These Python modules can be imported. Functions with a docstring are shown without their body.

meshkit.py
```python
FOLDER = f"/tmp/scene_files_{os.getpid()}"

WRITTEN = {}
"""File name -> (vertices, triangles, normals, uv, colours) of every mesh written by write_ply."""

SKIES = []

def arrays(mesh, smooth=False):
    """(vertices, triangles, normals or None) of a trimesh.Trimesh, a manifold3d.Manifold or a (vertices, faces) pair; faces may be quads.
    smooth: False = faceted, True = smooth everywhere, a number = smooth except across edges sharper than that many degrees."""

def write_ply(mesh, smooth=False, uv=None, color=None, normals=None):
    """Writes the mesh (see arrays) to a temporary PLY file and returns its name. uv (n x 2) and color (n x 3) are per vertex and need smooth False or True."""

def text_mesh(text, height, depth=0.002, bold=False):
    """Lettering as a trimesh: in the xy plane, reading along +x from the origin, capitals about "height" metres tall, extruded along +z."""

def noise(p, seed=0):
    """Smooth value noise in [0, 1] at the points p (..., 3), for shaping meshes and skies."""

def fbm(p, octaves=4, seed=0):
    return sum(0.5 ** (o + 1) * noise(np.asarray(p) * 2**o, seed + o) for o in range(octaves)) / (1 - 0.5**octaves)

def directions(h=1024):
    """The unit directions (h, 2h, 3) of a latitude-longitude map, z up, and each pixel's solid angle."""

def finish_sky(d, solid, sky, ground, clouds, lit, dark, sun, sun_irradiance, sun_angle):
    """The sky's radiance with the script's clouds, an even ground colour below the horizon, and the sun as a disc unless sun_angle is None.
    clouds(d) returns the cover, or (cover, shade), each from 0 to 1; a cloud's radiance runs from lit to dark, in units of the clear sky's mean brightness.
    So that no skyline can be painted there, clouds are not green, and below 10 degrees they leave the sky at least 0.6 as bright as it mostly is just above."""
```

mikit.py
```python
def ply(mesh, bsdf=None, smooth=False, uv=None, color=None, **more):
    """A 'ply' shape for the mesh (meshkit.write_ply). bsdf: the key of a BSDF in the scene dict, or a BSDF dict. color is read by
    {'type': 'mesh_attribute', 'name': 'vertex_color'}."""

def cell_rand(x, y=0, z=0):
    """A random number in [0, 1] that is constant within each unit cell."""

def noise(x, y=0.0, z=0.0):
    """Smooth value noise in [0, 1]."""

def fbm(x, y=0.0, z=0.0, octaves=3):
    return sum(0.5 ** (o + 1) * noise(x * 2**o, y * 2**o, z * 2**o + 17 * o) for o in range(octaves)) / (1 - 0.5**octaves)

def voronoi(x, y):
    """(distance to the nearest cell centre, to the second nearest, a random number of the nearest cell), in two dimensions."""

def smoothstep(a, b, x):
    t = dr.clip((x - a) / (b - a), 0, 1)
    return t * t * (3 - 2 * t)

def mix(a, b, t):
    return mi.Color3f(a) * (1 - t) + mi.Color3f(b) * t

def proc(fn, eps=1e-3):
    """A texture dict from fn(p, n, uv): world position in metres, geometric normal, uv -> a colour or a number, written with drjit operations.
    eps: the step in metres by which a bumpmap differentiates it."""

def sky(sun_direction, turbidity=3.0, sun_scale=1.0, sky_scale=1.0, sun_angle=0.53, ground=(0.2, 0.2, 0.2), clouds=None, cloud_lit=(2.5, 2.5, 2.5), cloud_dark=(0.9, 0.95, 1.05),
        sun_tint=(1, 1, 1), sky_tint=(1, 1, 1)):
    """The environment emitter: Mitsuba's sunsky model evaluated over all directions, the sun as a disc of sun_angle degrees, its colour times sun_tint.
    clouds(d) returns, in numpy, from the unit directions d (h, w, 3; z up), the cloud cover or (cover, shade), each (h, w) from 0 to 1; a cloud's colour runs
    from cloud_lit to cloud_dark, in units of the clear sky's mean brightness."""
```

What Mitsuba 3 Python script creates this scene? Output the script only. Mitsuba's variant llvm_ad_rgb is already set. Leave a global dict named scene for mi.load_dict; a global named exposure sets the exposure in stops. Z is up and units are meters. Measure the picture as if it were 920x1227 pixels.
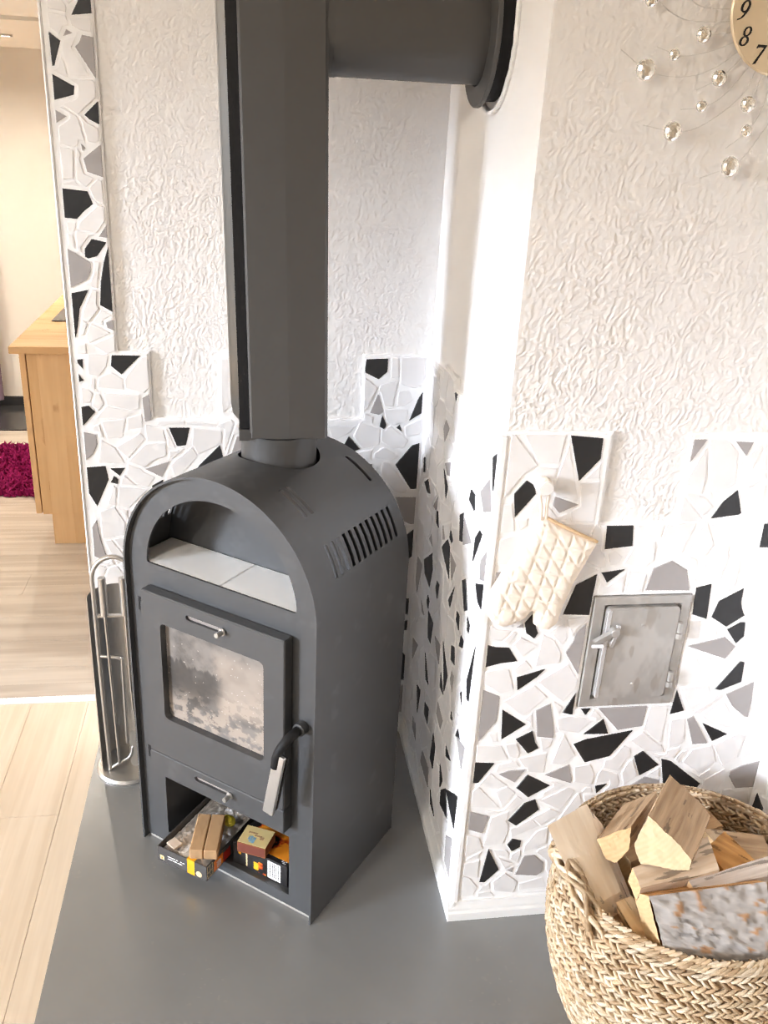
import math, random
import numpy as np, trimesh, mitsuba as mi, drjit as dr, mikit, meshkit
import manifold3d as m3, mapbox_earcut as ec, shapely
from shapely.geometry import Polygon, box as sbox, Point, LineString
from shapely.ops import unary_union
from scipy.spatial import Voronoi

T = mi.ScalarTransform4f
S = 1.17                      # metres per drawing unit: everything below is drawn in units of 1.17 m
random.seed(7); RNG = np.random.default_rng(7)
scene, labels = {}, {}

# ------------------------------------------------------------------ camera, sky, sun, exposure
CAM_F = np.array([0.1493, 0.9070, -0.3939]); CAM_D = np.array([-0.0120, -0.3966, -0.9179])
cam0 = np.array([0, 0, 1.5]) * S
scene['camera'] = {'type': 'perspective', 'fov': 46.39, 'fov_axis': 'x', 'near_clip': 0.05, 'far_clip': 60.0,
                   'to_world': T().look_at(origin=cam0.tolist(), target=(cam0 + CAM_F).tolist(), up=(-CAM_D).tolist())}
exposure = 1.5
SUN_AZ, SUN_EL = 19.0, 10.0
_a, _e = math.radians(SUN_AZ), math.radians(SUN_EL)
SUN = (-math.cos(_a) * math.cos(_e), -math.sin(_a) * math.cos(_e), math.sin(_e))
def haze(d):                        # an almost even bright overcast with a hazy low sun
    return 0.86 + 0.10 * meshkit.fbm(d * np.array([2.0, 2.0, 5.0]), 3), 0.5 * meshkit.fbm(d * np.array([2.5, 2.5, 6.0]) + 7, 3)
scene['sky'] = mikit.sky(SUN, turbidity=4.0, sun_scale=2.4, sky_scale=3.6, sun_angle=11.0, ground=(0.30, 0.29, 0.27), clouds=haze,
                         cloud_lit=(2.3, 2.5, 2.8), cloud_dark=(1.5, 1.65, 1.9), sun_tint=(0.66, 1.22, 3.9), sky_tint=(0.8, 0.9, 1.1))
LAMP_POWER = (115.0, 107.0, 96.0)     # warm ceiling lamp in the living room, behind the camera to the left
SPOT_POWER = (150.0, 136.0, 116.0)     # kitchen ceiling spots, the unseen ones added to brighten the kitchen

# ------------------------------------------------------------------ materials
n_, fbm, vor, sst, mix, crand = mikit.noise, mikit.fbm, mikit.voronoi, mikit.smoothstep, mikit.mix, mikit.cell_rand
def rgb(c): return {'type': 'rgb', 'value': [float(x) for x in c]}
def prin(c, rough=0.5, spec=0.5, metal=0.0, **k):
    return {'type': 'principled', 'base_color': c if isinstance(c, dict) else rgb(c), 'roughness': rough, 'specular': spec, 'metallic': metal, **k}
def two(b): return {'type': 'twosided', 'bsdf': b}
def bump(b, fn, scale, eps=0.0012): return {'type': 'bumpmap', 'arbitrary': mikit.proc(fn, eps), 'scale': scale, 'bsdf': b}
def mat(name, b, ts=True):
    scene['mat_' + name] = two(b) if ts else b
def M(name): return 'mat_' + name

def plaster_h(p, n, uv):            # worm-like scratched plaster
    q = p.x + p.y
    w = fbm(q * 30, p.z * 30, 3.0, 2)
    a = n_(q * 125 + w * 2.5, p.z * 70 + w * 2.5, 1.0)
    b = n_(q * 230 - w * 3, p.z * 150 + w * 3, 5.0)
    r1 = 1 - dr.abs(2 * a - 1); r2 = 1 - dr.abs(2 * b - 1)
    return 0.6 * r1 * r1 + 0.4 * r2 * r2
mat('plaster', bump(prin((0.80, 0.775, 0.75), 0.9, 0.2), plaster_h, 0.0008))
def smooth_h(p, n, uv): return fbm((p.x + p.y) * 40, p.z * 40, 0.0, 3)
mat('smooth_plaster', bump(prin((0.82, 0.80, 0.78), 0.85, 0.2), smooth_h, 0.0012))
mat('grout', bump(prin((0.83, 0.815, 0.80), 0.8, 0.25), smooth_h, 0.0022))
def white_tile(k):
    def f(p, n, uv):
        v = sst(0.35, 0.75, fbm((p.x + p.y) * 9 + 3 * k, p.z * 9, 1.0 * k, 3))
        return mix((0.745, 0.722, 0.708), (0.79, 0.77, 0.757), v)
    return f
for k in range(2): mat('white_tile_%d' % k, bump(prin(mikit.proc(white_tile(k)), 0.45, 0.4), smooth_h, 0.0006))
mat('black_tile', prin((0.018, 0.018, 0.019), 0.38, 0.4))
mat('grey_tile', prin((0.34, 0.315, 0.305), 0.45, 0.4))
mat('trim_white', prin((0.80, 0.79, 0.77), 0.4, 0.5))
mat('wall_paint', prin((0.78, 0.74, 0.68), 0.9, 0.2))
mat('ceiling_paint', prin((0.75, 0.72, 0.66), 0.9, 0.2))

def stove_c(p, n, uv):
    s = sst(0.62, 0.80, fbm(p.x * 16, p.y * 16, p.z * 16, 4))
    return mix((0.034, 0.035, 0.037), (0.044, 0.045, 0.0475), s)
mat('stove', prin(mikit.proc(stove_c), 0.50, 0.95))
mat('pipe', prin((0.052, 0.050, 0.048), 0.44, 0.6))
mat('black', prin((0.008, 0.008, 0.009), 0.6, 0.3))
mat('steel', prin((0.66, 0.64, 0.61), 0.26, 0.5, 0.96))
mat('brushed', prin((0.60, 0.58, 0.55), 0.36, 0.5, 0.94))
mat('handle_steel', prin((0.62, 0.60, 0.58), 0.35, 0.5, 0.9))
mat('slab', prin((0.90, 0.90, 0.895), 0.3, 0.5))
def zinc_c(p, n, uv):
    s = sst(0.42, 0.68, fbm(p.x * 26, p.y * 26, p.z * 13, 4)); r = sst(0.60, 0.72, fbm(p.x * 42 + 9, p.y * 30, p.z * 12, 3))
    return mix(mix((0.43, 0.41, 0.385), (0.51, 0.49, 0.465), s), (0.31, 0.26, 0.21), r * 0.45)
mat('zinc', bump(prin(mikit.proc(zinc_c), 0.42, 0.5, 0.45), lambda p, n, uv: fbm(p.x * 90, p.y * 90, p.z * 90, 3), 0.0006))
mat('zinc_light', prin((0.62, 0.62, 0.63), 0.35, 0.5, 0.5))
def plate_c(p, n, uv):
    s = fbm(p.x * 6, p.y * 6, 2.0, 4); g = sst(0.70, 0.76, n_(p.x * 130, p.y * 130, 0.5)) * sst(0.5, 0.7, fbm(p.x * 9, p.y * 9, 6.0, 2))
    return mix(mix((0.235, 0.240, 0.240), (0.275, 0.278, 0.276), s), (0.32, 0.31, 0.29), g * 0.4)
mat('hearth', prin(mikit.proc(plate_c), 0.30, 0.5, 0.25))
# soot film on the oven glass: patches, drips and specks of ash
def soot_w(p, n, uv):
    a = fbm(uv.x * 5, uv.y * 5, 1.0, 4); drip = 0.58 + 0.05 * n_(uv.x * 22, 0.0, 0.0) + 0.05 * n_(uv.x * 50, 0.0, 2.0)
    clean = sst(0.0, 0.05, drip - uv.y) * sst(0.58, 0.38, uv.x) * sst(0.12, 0.35, uv.y)
    return dr.clip(0.9 - 0.32 * clean * sst(0.3, 0.6, a + 0.15), 0, 1)
def soot_c(p, n, uv):
    a = fbm(uv.x * 6 + 4, uv.y * 6, 3.0, 5); b = fbm(uv.x * 17, uv.y * 20, 8.0, 4)
    c = mix((0.105, 0.096, 0.089), (0.225, 0.203, 0.186), sst(0.32, 0.68, a))
    ash = sst(0.40, 0.62, b) * sst(0.62, 0.10, uv.y - 0.25 * uv.x + 0.25 * a)
    brick = sst(0.50, 0.62, uv.x + 0.12 * a) * sst(0.25, 0.35, uv.y) * sst(0.95, 0.75, uv.y)
    drip = 0.58 + 0.05 * n_(uv.x * 22, 0.0, 0.0) + 0.05 * n_(uv.x * 50, 0.0, 2.0)
    clean = sst(0.0, 0.03, drip - uv.y) * sst(0.60, 0.48, uv.x) * sst(0.20, 0.45, uv.y)
    c = mix(c, (0.39, 0.325, 0.272), dr.clip(ash * 0.9 + brick * 0.65, 0, 1))
    c = mix(c, (0.085, 0.08, 0.077), clean * (0.55 + 0.4 * a))
    f1, _, r1 = vor(uv.x * 20, uv.y * 18)
    return mix(c, (0.55, 0.5, 0.45), sst(0.13, 0.05, f1) * sst(0.78, 0.80, r1) * 0.8)
mat('soot_glass', {'type': 'blendbsdf', 'weight': mikit.proc(soot_w), 'a': {'type': 'thindielectric'}, 'b': two(prin(mikit.proc(soot_c), 0.35, 0.5))}, False)
mat('firebrick', bump(prin((0.60, 0.50, 0.41), 0.9, 0.2), lambda p, n, uv: fbm(p.x * 60, p.y * 60, p.z * 60, 3), 0.003))
mat('ash', bump(prin((0.55, 0.49, 0.44), 0.95, 0.1), lambda p, n, uv: fbm(p.x * 50, p.y * 50, p.z * 50, 4), 0.01))

def plank_c(ax, lo, hi, seed):
    def f(p, n, uv):
        l, a = (p.y, p.x) if ax else (p.x, p.y)
        row = crand(dr.floor(a / 0.176 + 0.001), 0, seed)
        g = fbm(l * 2.2 + row * 40, a * 34, seed, 4); g2 = fbm(l * 5 + row * 17, a * 160, seed + 1, 2)
        return mix(lo, hi, dr.clip(0.65 * sst(0.25, 0.75, g) + 0.25 * g2 + 0.25 * (row - 0.5), 0, 1))
    return f
mat('plank_living', prin(mikit.proc(plank_c(1, (0.60, 0.485, 0.36), (0.71, 0.605, 0.485), 3)), 0.45, 0.4))
mat('plank_kitchen', prin(mikit.proc(plank_c(0, (0.38, 0.325, 0.27), (0.51, 0.455, 0.395), 5)), 0.45, 0.4))
def beech_c(flip):
    def f(p, n, uv):
        a = p.x if not flip else p.y
        l = p.z if not flip else p.x
        cell = dr.floor(a / 0.042); r = crand(cell, 0, 2)
        g = fbm(a * 60 + r * 9, l * 5 + r * 30, 1.0, 4); k = sst(0.74, 0.82, fbm(a * 22 + r * 5, l * 7 + r * 11, 4.0, 3))
        c = mix((0.52, 0.305, 0.135), (0.67, 0.45, 0.245), dr.clip(0.55 * r + 0.55 * (g - 0.2), 0, 1))
        return mix(c, (0.42, 0.21, 0.08), k * 0.6)
    return f
mat('beech', prin(mikit.proc(beech_c(False)), 0.4, 0.4))
mat('beech_top', prin(mikit.proc(beech_c(True)), 0.4, 0.4))
mat('rug', prin((0.20, 0.008, 0.070), 0.9, 0.1, sheen=0.4))
mat('hob', prin((0.03, 0.03, 0.032), 0.15, 0.5))
mat('lilac', prin((0.20, 0.15, 0.20), 0.7, 0.2))
mat('vertex', prin({'type': 'mesh_attribute', 'name': 'vertex_color'}, 0.75, 0.25))
mat('straw', prin({'type': 'mesh_attribute', 'name': 'vertex_color'}, 0.55, 0.35))
mat('straw_plain', prin((0.58, 0.43, 0.27), 0.9, 0.1))
mat('mitt', prin((0.83, 0.73, 0.62), 0.9, 0.1, sheen=0.3))
mat('mitt_band', prin((0.62, 0.44, 0.26), 0.85, 0.1))
mat('white_plastic', prin((0.80, 0.77, 0.73), 0.35, 0.5))
mat('clock_face', prin((0.80, 0.66, 0.47), 0.30, 0.5, 0.55))
mat('wire', prin((0.70, 0.68, 0.65), 0.35, 0.5, 0.6))
mat('gem', {'type': 'roughconductor', 'material': 'Ag', 'alpha': 0.03})
mat('ink', prin((0.02, 0.017, 0.014), 0.5, 0.3))
def flame_c(p, n, uv):
    a = fbm(p.x * 26, p.y * 26, p.z * 26, 4)
    c = mix((0.012, 0.010, 0.010), (0.52, 0.06, 0.01), sst(0.50, 0.56, a))
    return mix(c, (0.92, 0.33, 0.03), sst(0.55, 0.62, a))
mat('carton_flame', prin(mikit.proc(flame_c), 0.3, 0.5))
mat('carton_black', prin((0.016, 0.015, 0.016), 0.35, 0.5))
mat('carton_grey', prin((0.075, 0.07, 0.068), 0.35, 0.5))
mat('carton_inner', prin((0.16, 0.13, 0.11), 0.7, 0.3))
mat('yellow', prin((0.85, 0.42, 0.02), 0.4, 0.4))
mat('orange', prin((0.80, 0.22, 0.03), 0.4, 0.4))
mat('maroon', prin((0.16, 0.045, 0.03), 0.5, 0.3))
mat('recess', prin((0.27, 0.24, 0.225), 0.6, 0.3))
mat('red', prin((0.45, 0.03, 0.02), 0.4, 0.4))
mat('print_white', prin((0.78, 0.76, 0.75), 0.4, 0.4))
mat('print_cream', prin((0.72, 0.56, 0.34), 0.4, 0.4))
mat('print_blue', prin((0.25, 0.45, 0.60), 0.4, 0.4))
mat('fibre', bump(prin((0.50, 0.315, 0.17), 0.9, 0.1), lambda p, n, uv: fbm(p.x * 300, p.y * 300, p.z * 300, 3), 0.0015))
mat('matchbox_top', prin((0.78, 0.63, 0.30), 0.4, 0.4))
mat('matchbox_side', prin((0.22, 0.075, 0.03), 0.8, 0.2))
mat('plastic_bag', prin((0.62, 0.60, 0.59), 0.18, 0.6))
mat('yellow_film', prin((0.55, 0.48, 0.05), 0.25, 0.5))

# ------------------------------------------------------------------ helpers
def emit(key, mesh, bsdf, smooth=False, parent=None, color=None):
    k0 = (parent + '__' if parent else '') + key; k, i = k0, 0
    while k in scene:
        i += 1; k = '%s_%03d' % (k0, i)
    if isinstance(mesh, dict): scene[k] = mesh; return k
    mesh = mesh.copy(); mesh.apply_scale(S)
    kw = {} if color is None else {'color': color}
    scene[k] = mikit.ply(mesh, M(bsdf) if isinstance(bsdf, str) else bsdf, smooth, **kw)
    return k
def thing(key, label, cat, group=None):
    k, i = key, 0
    while k in labels:
        i += 1; k = '%s_%03d' % (key, i)
    labels[k] = {'label': label, 'category': cat}
    if group: labels[k]['group'] = group
    return k
def single(key, mesh, bsdf, label, cat, smooth=False, group=None, color=None):
    k = thing(key, label, cat, group); emit(k, mesh, bsdf, smooth, None, color); return k
def structure(key, mesh, bsdf, label=None, smooth=False):
    labels[key] = {'kind': 'structure'}
    if label: labels[key]['label'] = label
    if mesh is not None: emit(key, mesh, bsdf, smooth)
    return key
def cat(*ms): return trimesh.util.concatenate([m for m in ms if m is not None])
def box(x0, x1, y0, y1, z0, z1, c=0.0):
    x0, x1 = min(x0, x1), max(x0, x1); y0, y1 = min(y0, y1), max(y0, y1); z0, z1 = min(z0, z1), max(z0, z1)
    if c <= 0:
        m = trimesh.creation.box((x1 - x0, y1 - y0, z1 - z0)); m.apply_translation(((x0 + x1) / 2, (y0 + y1) / 2, (z0 + z1) / 2)); return m
    P = []
    for x, sx in ((x0, 1), (x1, -1)):
        for y, sy in ((y0, 1), (y1, -1)):
            for z, sz in ((z0, 1), (z1, -1)):
                P += [(x + sx * c, y + sy * c, z), (x + sx * c, y, z + sz * c), (x, y + sy * c, z + sz * c)]
    return trimesh.convex.convex_hull(np.array(P))
def extrude(poly, h):
    gs = [g for g in getattr(poly, 'geoms', [poly]) if g.area > 1e-9]
    return cat(*[trimesh.creation.extrude_polygon(g, h, engine='earcut') for g in gs])
def ext_xz(poly, t0, t1):           # polygon drawn in (x, z), extruded along y from t0 to t1
    m = extrude(poly, t1 - t0); v = m.vertices.copy()
    m.vertices = np.stack([v[:, 0], t1 - v[:, 2], v[:, 1]], 1); return m
def ext_xy(poly, z0, z1):
    m = extrude(poly, z1 - z0); m.apply_translation((0, 0, z0)); return m
def tube(pts, r, sides=10, caps=True):
    p = np.asarray(pts, float); r = np.broadcast_to(r, (len(p),))
    t = np.gradient(p, axis=0); t /= np.linalg.norm(t, axis=1, keepdims=True) + 1e-12
    a = np.cross(t[0], [0, 0, 1.0]); a = np.cross(t[0], [1.0, 0, 0]) if np.linalg.norm(a) < 0.2 else a
    A = []
    for i in range(len(p)):
        a = a - t[i] * (a @ t[i]); a /= np.linalg.norm(a); A.append(a)
    A = np.array(A); B = np.cross(t, A); an = np.arange(sides) * 2 * np.pi / sides
    v = (p[:, None] + r[:, None, None] * (np.cos(an)[None, :, None] * A[:, None] + np.sin(an)[None, :, None] * B[:, None])).reshape(-1, 3)
    f = []
    for i in range(len(p) - 1):
        for j in range(sides):
            q = (i * sides + j, i * sides + (j + 1) % sides, (i + 1) * sides + (j + 1) % sides, (i + 1) * sides + j)
            f += [(q[0], q[1], q[2]), (q[0], q[2], q[3])]
    if caps:
        n = len(v); v = np.vstack([v, p[0], p[-1]]); L = (len(p) - 1) * sides
        for j in range(sides): f += [(n, (j + 1) % sides, j), (n + 1, L + j, L + (j + 1) % sides)]
    return trimesh.Trimesh(v, f, process=False)
def curve(pts, n=24):               # Catmull-Rom through the points
    P = np.asarray(pts, float)
    if len(P) == 2: return np.linspace(P[0], P[1], max(2, n // 6))
    Q = np.vstack([2 * P[0] - P[1], P, 2 * P[-1] - P[-2]]); out = []
    per = max(2, n // (len(P) - 1))
    for i in range(1, len(Q) - 2):
        for s in np.linspace(0, 1, per, endpoint=False):
            a, b, c, d = Q[i - 1:i + 3]
            out.append(0.5 * (2 * b + (c - a) * s + (2 * a - 5 * b + 4 * c - d) * s * s + (3 * b - a - 3 * c + d) * s ** 3))
    return np.array(out + [P[-1]])
def cyl(p0, p1, r, sides=28): return tube([p0, p1], r, sides)
def bevelled_cyl(p0, p1, r, c, sides=28):
    p0, p1 = np.array(p0, float), np.array(p1, float); d = (p1 - p0) / np.linalg.norm(p1 - p0)
    m = [trimesh.Trimesh(tube([q, q + d * 1e-5], rr, sides, False).vertices[:sides], process=False).vertices for q, rr in ((p0, r - c), (p0 + d * c, r), (p1 - d * c, r), (p1, r - c))]
    return trimesh.convex.convex_hull(np.vstack(m))
def manifold(m):
    return m3.Manifold(m3.Mesh(np.asarray(m.vertices, np.float32), np.asarray(m.faces, np.uint32)))
def from_manifold(m):
    q = m.to_mesh(); return trimesh.Trimesh(q.vert_properties[:, :3], q.tri_verts, process=False)
def slot_poly(x0, x1, z0, z1, r=None):
    r = r or min(x1 - x0, z1 - z0) / 2 * 0.98
    return sbox(x0 + r, z0 + r, x1 - r, z1 - r).buffer(r, quad_segs=6)
def rounded(x0, x1, z0, z1, r): return sbox(x0 + r, z0 + r, x1 - r, z1 - r).buffer(r, quad_segs=6)

TILES_RIGHT = """B522,1053 578,1048 579,1012 547,973|B471,965 475,950 443,908 437,951 456,975|G509,945 552,930 520,915 507,929|B657,890 662,850 612,845 609,891|B655,805 626,779 613,799|G762,1046 737,1002 736,1046|G847,1041 839,1016 815,1042|B853,910 848,907 798,901 814,932 837,954|B932,889 943,842 903,843 902,889|G708,805 741,820 773,801 785,759 700,762|B826,771 831,698 801,709 798,764|B891,760 892,732 897,718 905,703 874,680 840,702 848,735|B901,689 910,688 914,658 901,643 877,674|G876,658 902,636 886,610 805,641|B928,600 931,556 892,539 880,542 919,603|G958,555 963,510 963,472 956,474 924,501 905,529|B825,496 798,489 802,544|B605,796 602,714 553,717 569,776|B506,692 511,680 505,669 489,681 484,702 499,723|G481,701 483,692 470,693|G441,807 412,748 414,803|B433,654 461,651 479,622 449,619 415,610 413,661|G599,588 568,637 580,662 582,678 600,699|B534,603 520,586 486,559 482,587|B600,498 580,504 600,547|B638,516 626,496 612,516|B511,481 467,449 462,517|G554,526 569,457 569,446 536,452 527,512|G454,547 453,492 423,448 413,452 417,565|B535,437 543,425 523,413 495,448 526,465|B459,394 431,349 407,348 407,399|G490,374 523,375 504,345 470,367|B577,332 536,306 509,331 528,362|G609,381 621,342 619,335 563,359|B562,273 519,236 500,250 530,292 551,300|G460,265 452,222 412,238 413,282|B534,196 533,180 517,170 506,188 515,203|B495,123 468,91 457,93 468,180|G566,156 588,134 588,109 577,100 530,107 544,155|G525,128 525,113 511,120|B635,439 728,455 690,396 641,384 612,429|B679,450 629,452 664,485|G695,515 748,514 746,464 697,457 651,509|B928,434 899,419 870,464|G848,482 890,415 859,414 836,474|B796,368 760,344 741,392 758,404|B821,375 895,314 882,291 824,304 815,317 800,382|G772,340 805,330 808,293 730,296 728,308|G976,353 1017,363 1021,297 975,297 955,328 954,342|B695,328 676,306 671,324|B963,271 973,269 974,257 961,254 956,267|W428,1054 471,1002 449,985 411,933 414,1054|W513,1055 508,1004 473,1005 444,1054|W470,996 473,998 506,996 503,976 464,977 464,981|W550,941 549,935 508,948 505,955 506,973 521,1036|W435,934 445,883 411,878 414,929|W441,874 474,877 447,819 410,821 420,866|W584,973 583,897 544,898 541,918 554,926 556,929 554,933 554,942 550,969|W580,1003 582,977 558,977|W525,895 583,893 579,868|W597,894 605,859 580,863 583,867 587,894|W633,841 647,829 639,811 626,814 620,836|W481,941 485,936 490,902 471,881 468,919|W465,905 465,893 454,884 445,903|W799,1045 822,1024 830,965 800,944 781,968 766,1045|W774,975 770,947 736,970 762,1031|W762,947 769,943 773,944 796,924 780,907 738,953|W792,946 790,935 775,948 775,949 780,957|W734,949 777,904 781,903 779,896 737,896|W738,892 772,892 756,835 710,835 718,891|W814,851 800,825 765,836 789,899|W825,897 888,900 893,854 821,857 802,889|W884,986 887,976 848,953 832,979 831,985|W886,965 892,913 860,918 854,938|W866,1030 854,991 829,1001 837,1013 842,1014 845,1021 860,1038|W896,1038 908,989 869,991 868,1021 870,1030 867,1035 867,1040|W714,892 711,866 676,868 663,891|W703,858 706,821 690,809 651,816 663,846 666,849 666,853 669,862|W891,846 867,825 847,834 849,852|W901,833 945,835 956,789 916,770 881,781 880,801 881,824|W773,828 788,821 791,803 764,817|W844,846 843,834 847,827 840,779 799,786 810,835 818,850|W871,819 873,797 871,762 835,741 853,818|W900,765 885,776 903,770|W786,789 800,774 787,768 783,780|W912,767 917,766 958,786 960,790 956,806 963,808 988,709 951,696 899,746|W953,687 950,666 943,649 921,668 910,720|W834,691 855,683 858,660 826,658 824,683|W819,696 822,658 801,650 799,695|W946,636 901,612 919,656|W956,617 957,581 938,572 930,620|W987,665 999,617 950,622 959,666|W826,617 844,586 842,557 800,557 797,616|W891,600 897,594 862,557 837,618|W807,549 863,554 877,524 838,496|W1018,585 1039,500 970,510 961,588|W411,706 435,690 460,686 444,666 412,674 409,686|W472,682 461,660 448,665 464,685|W479,673 512,655 487,632 467,657|W544,664 560,636 559,615 514,610 521,677|W558,701 568,670 560,654 532,681|W586,711 598,710 598,703 579,680 576,671 562,707|W493,624 509,605 482,593 473,604|W450,608 465,605 478,560 455,553 413,583 414,600|W517,569 545,542 503,500 463,536|W576,612 600,577 599,559 578,529 523,576|W578,517 573,502 557,529 562,530|W594,496 600,494 603,495 642,483 617,455 577,465 571,491|W467,435 485,402 460,398 409,403 410,439|W497,439 507,416 503,403 486,408 476,437|W561,412 560,364 528,369 526,372 526,378 521,379 506,401 507,403|W565,427 552,417 543,447 568,442|W619,402 594,382 573,387 589,455|W652,380 665,353 663,328 624,338 625,343 621,373|W452,372 488,339 469,331 432,343|W430,339 434,338 480,284 413,291 410,318|W471,328 490,336 508,320 486,285 468,325|W499,273 500,257 496,250 502,244 504,224 496,192 456,189 465,262|W445,213 452,193 452,187 456,184 413,162 407,225|W516,233 521,232 532,241 549,251 567,231 513,207 507,229|W584,275 606,262 570,233 551,254|W564,219 586,227 588,184 542,165 542,183|W615,325 631,315 607,269 556,298 555,300 566,299|W524,137 507,124 492,154|W451,153 452,105 416,118 411,143|W420,113 435,107 454,80 446,59 406,55 410,107|W508,114 538,87 533,57 490,67 485,92|W591,94 602,66 544,64 542,81|W791,511 790,423 745,459 750,463 751,490 756,515|W833,479 832,474 839,419 809,410 802,475|W901,516 943,458 930,448 888,462 861,485|W1002,483 1026,448 1003,435 968,446 967,471|W953,435 969,428 961,377 935,355 903,410|W899,409 909,391 917,368 887,341 846,373 860,401|W731,381 739,385 756,344 731,323 721,353|W941,349 949,325 933,290 901,299 901,322|W749,450 787,419 793,417 801,399 763,404 727,432|W996,433 1004,431 1018,437 1026,402 972,371 970,410 973,429"""
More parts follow.
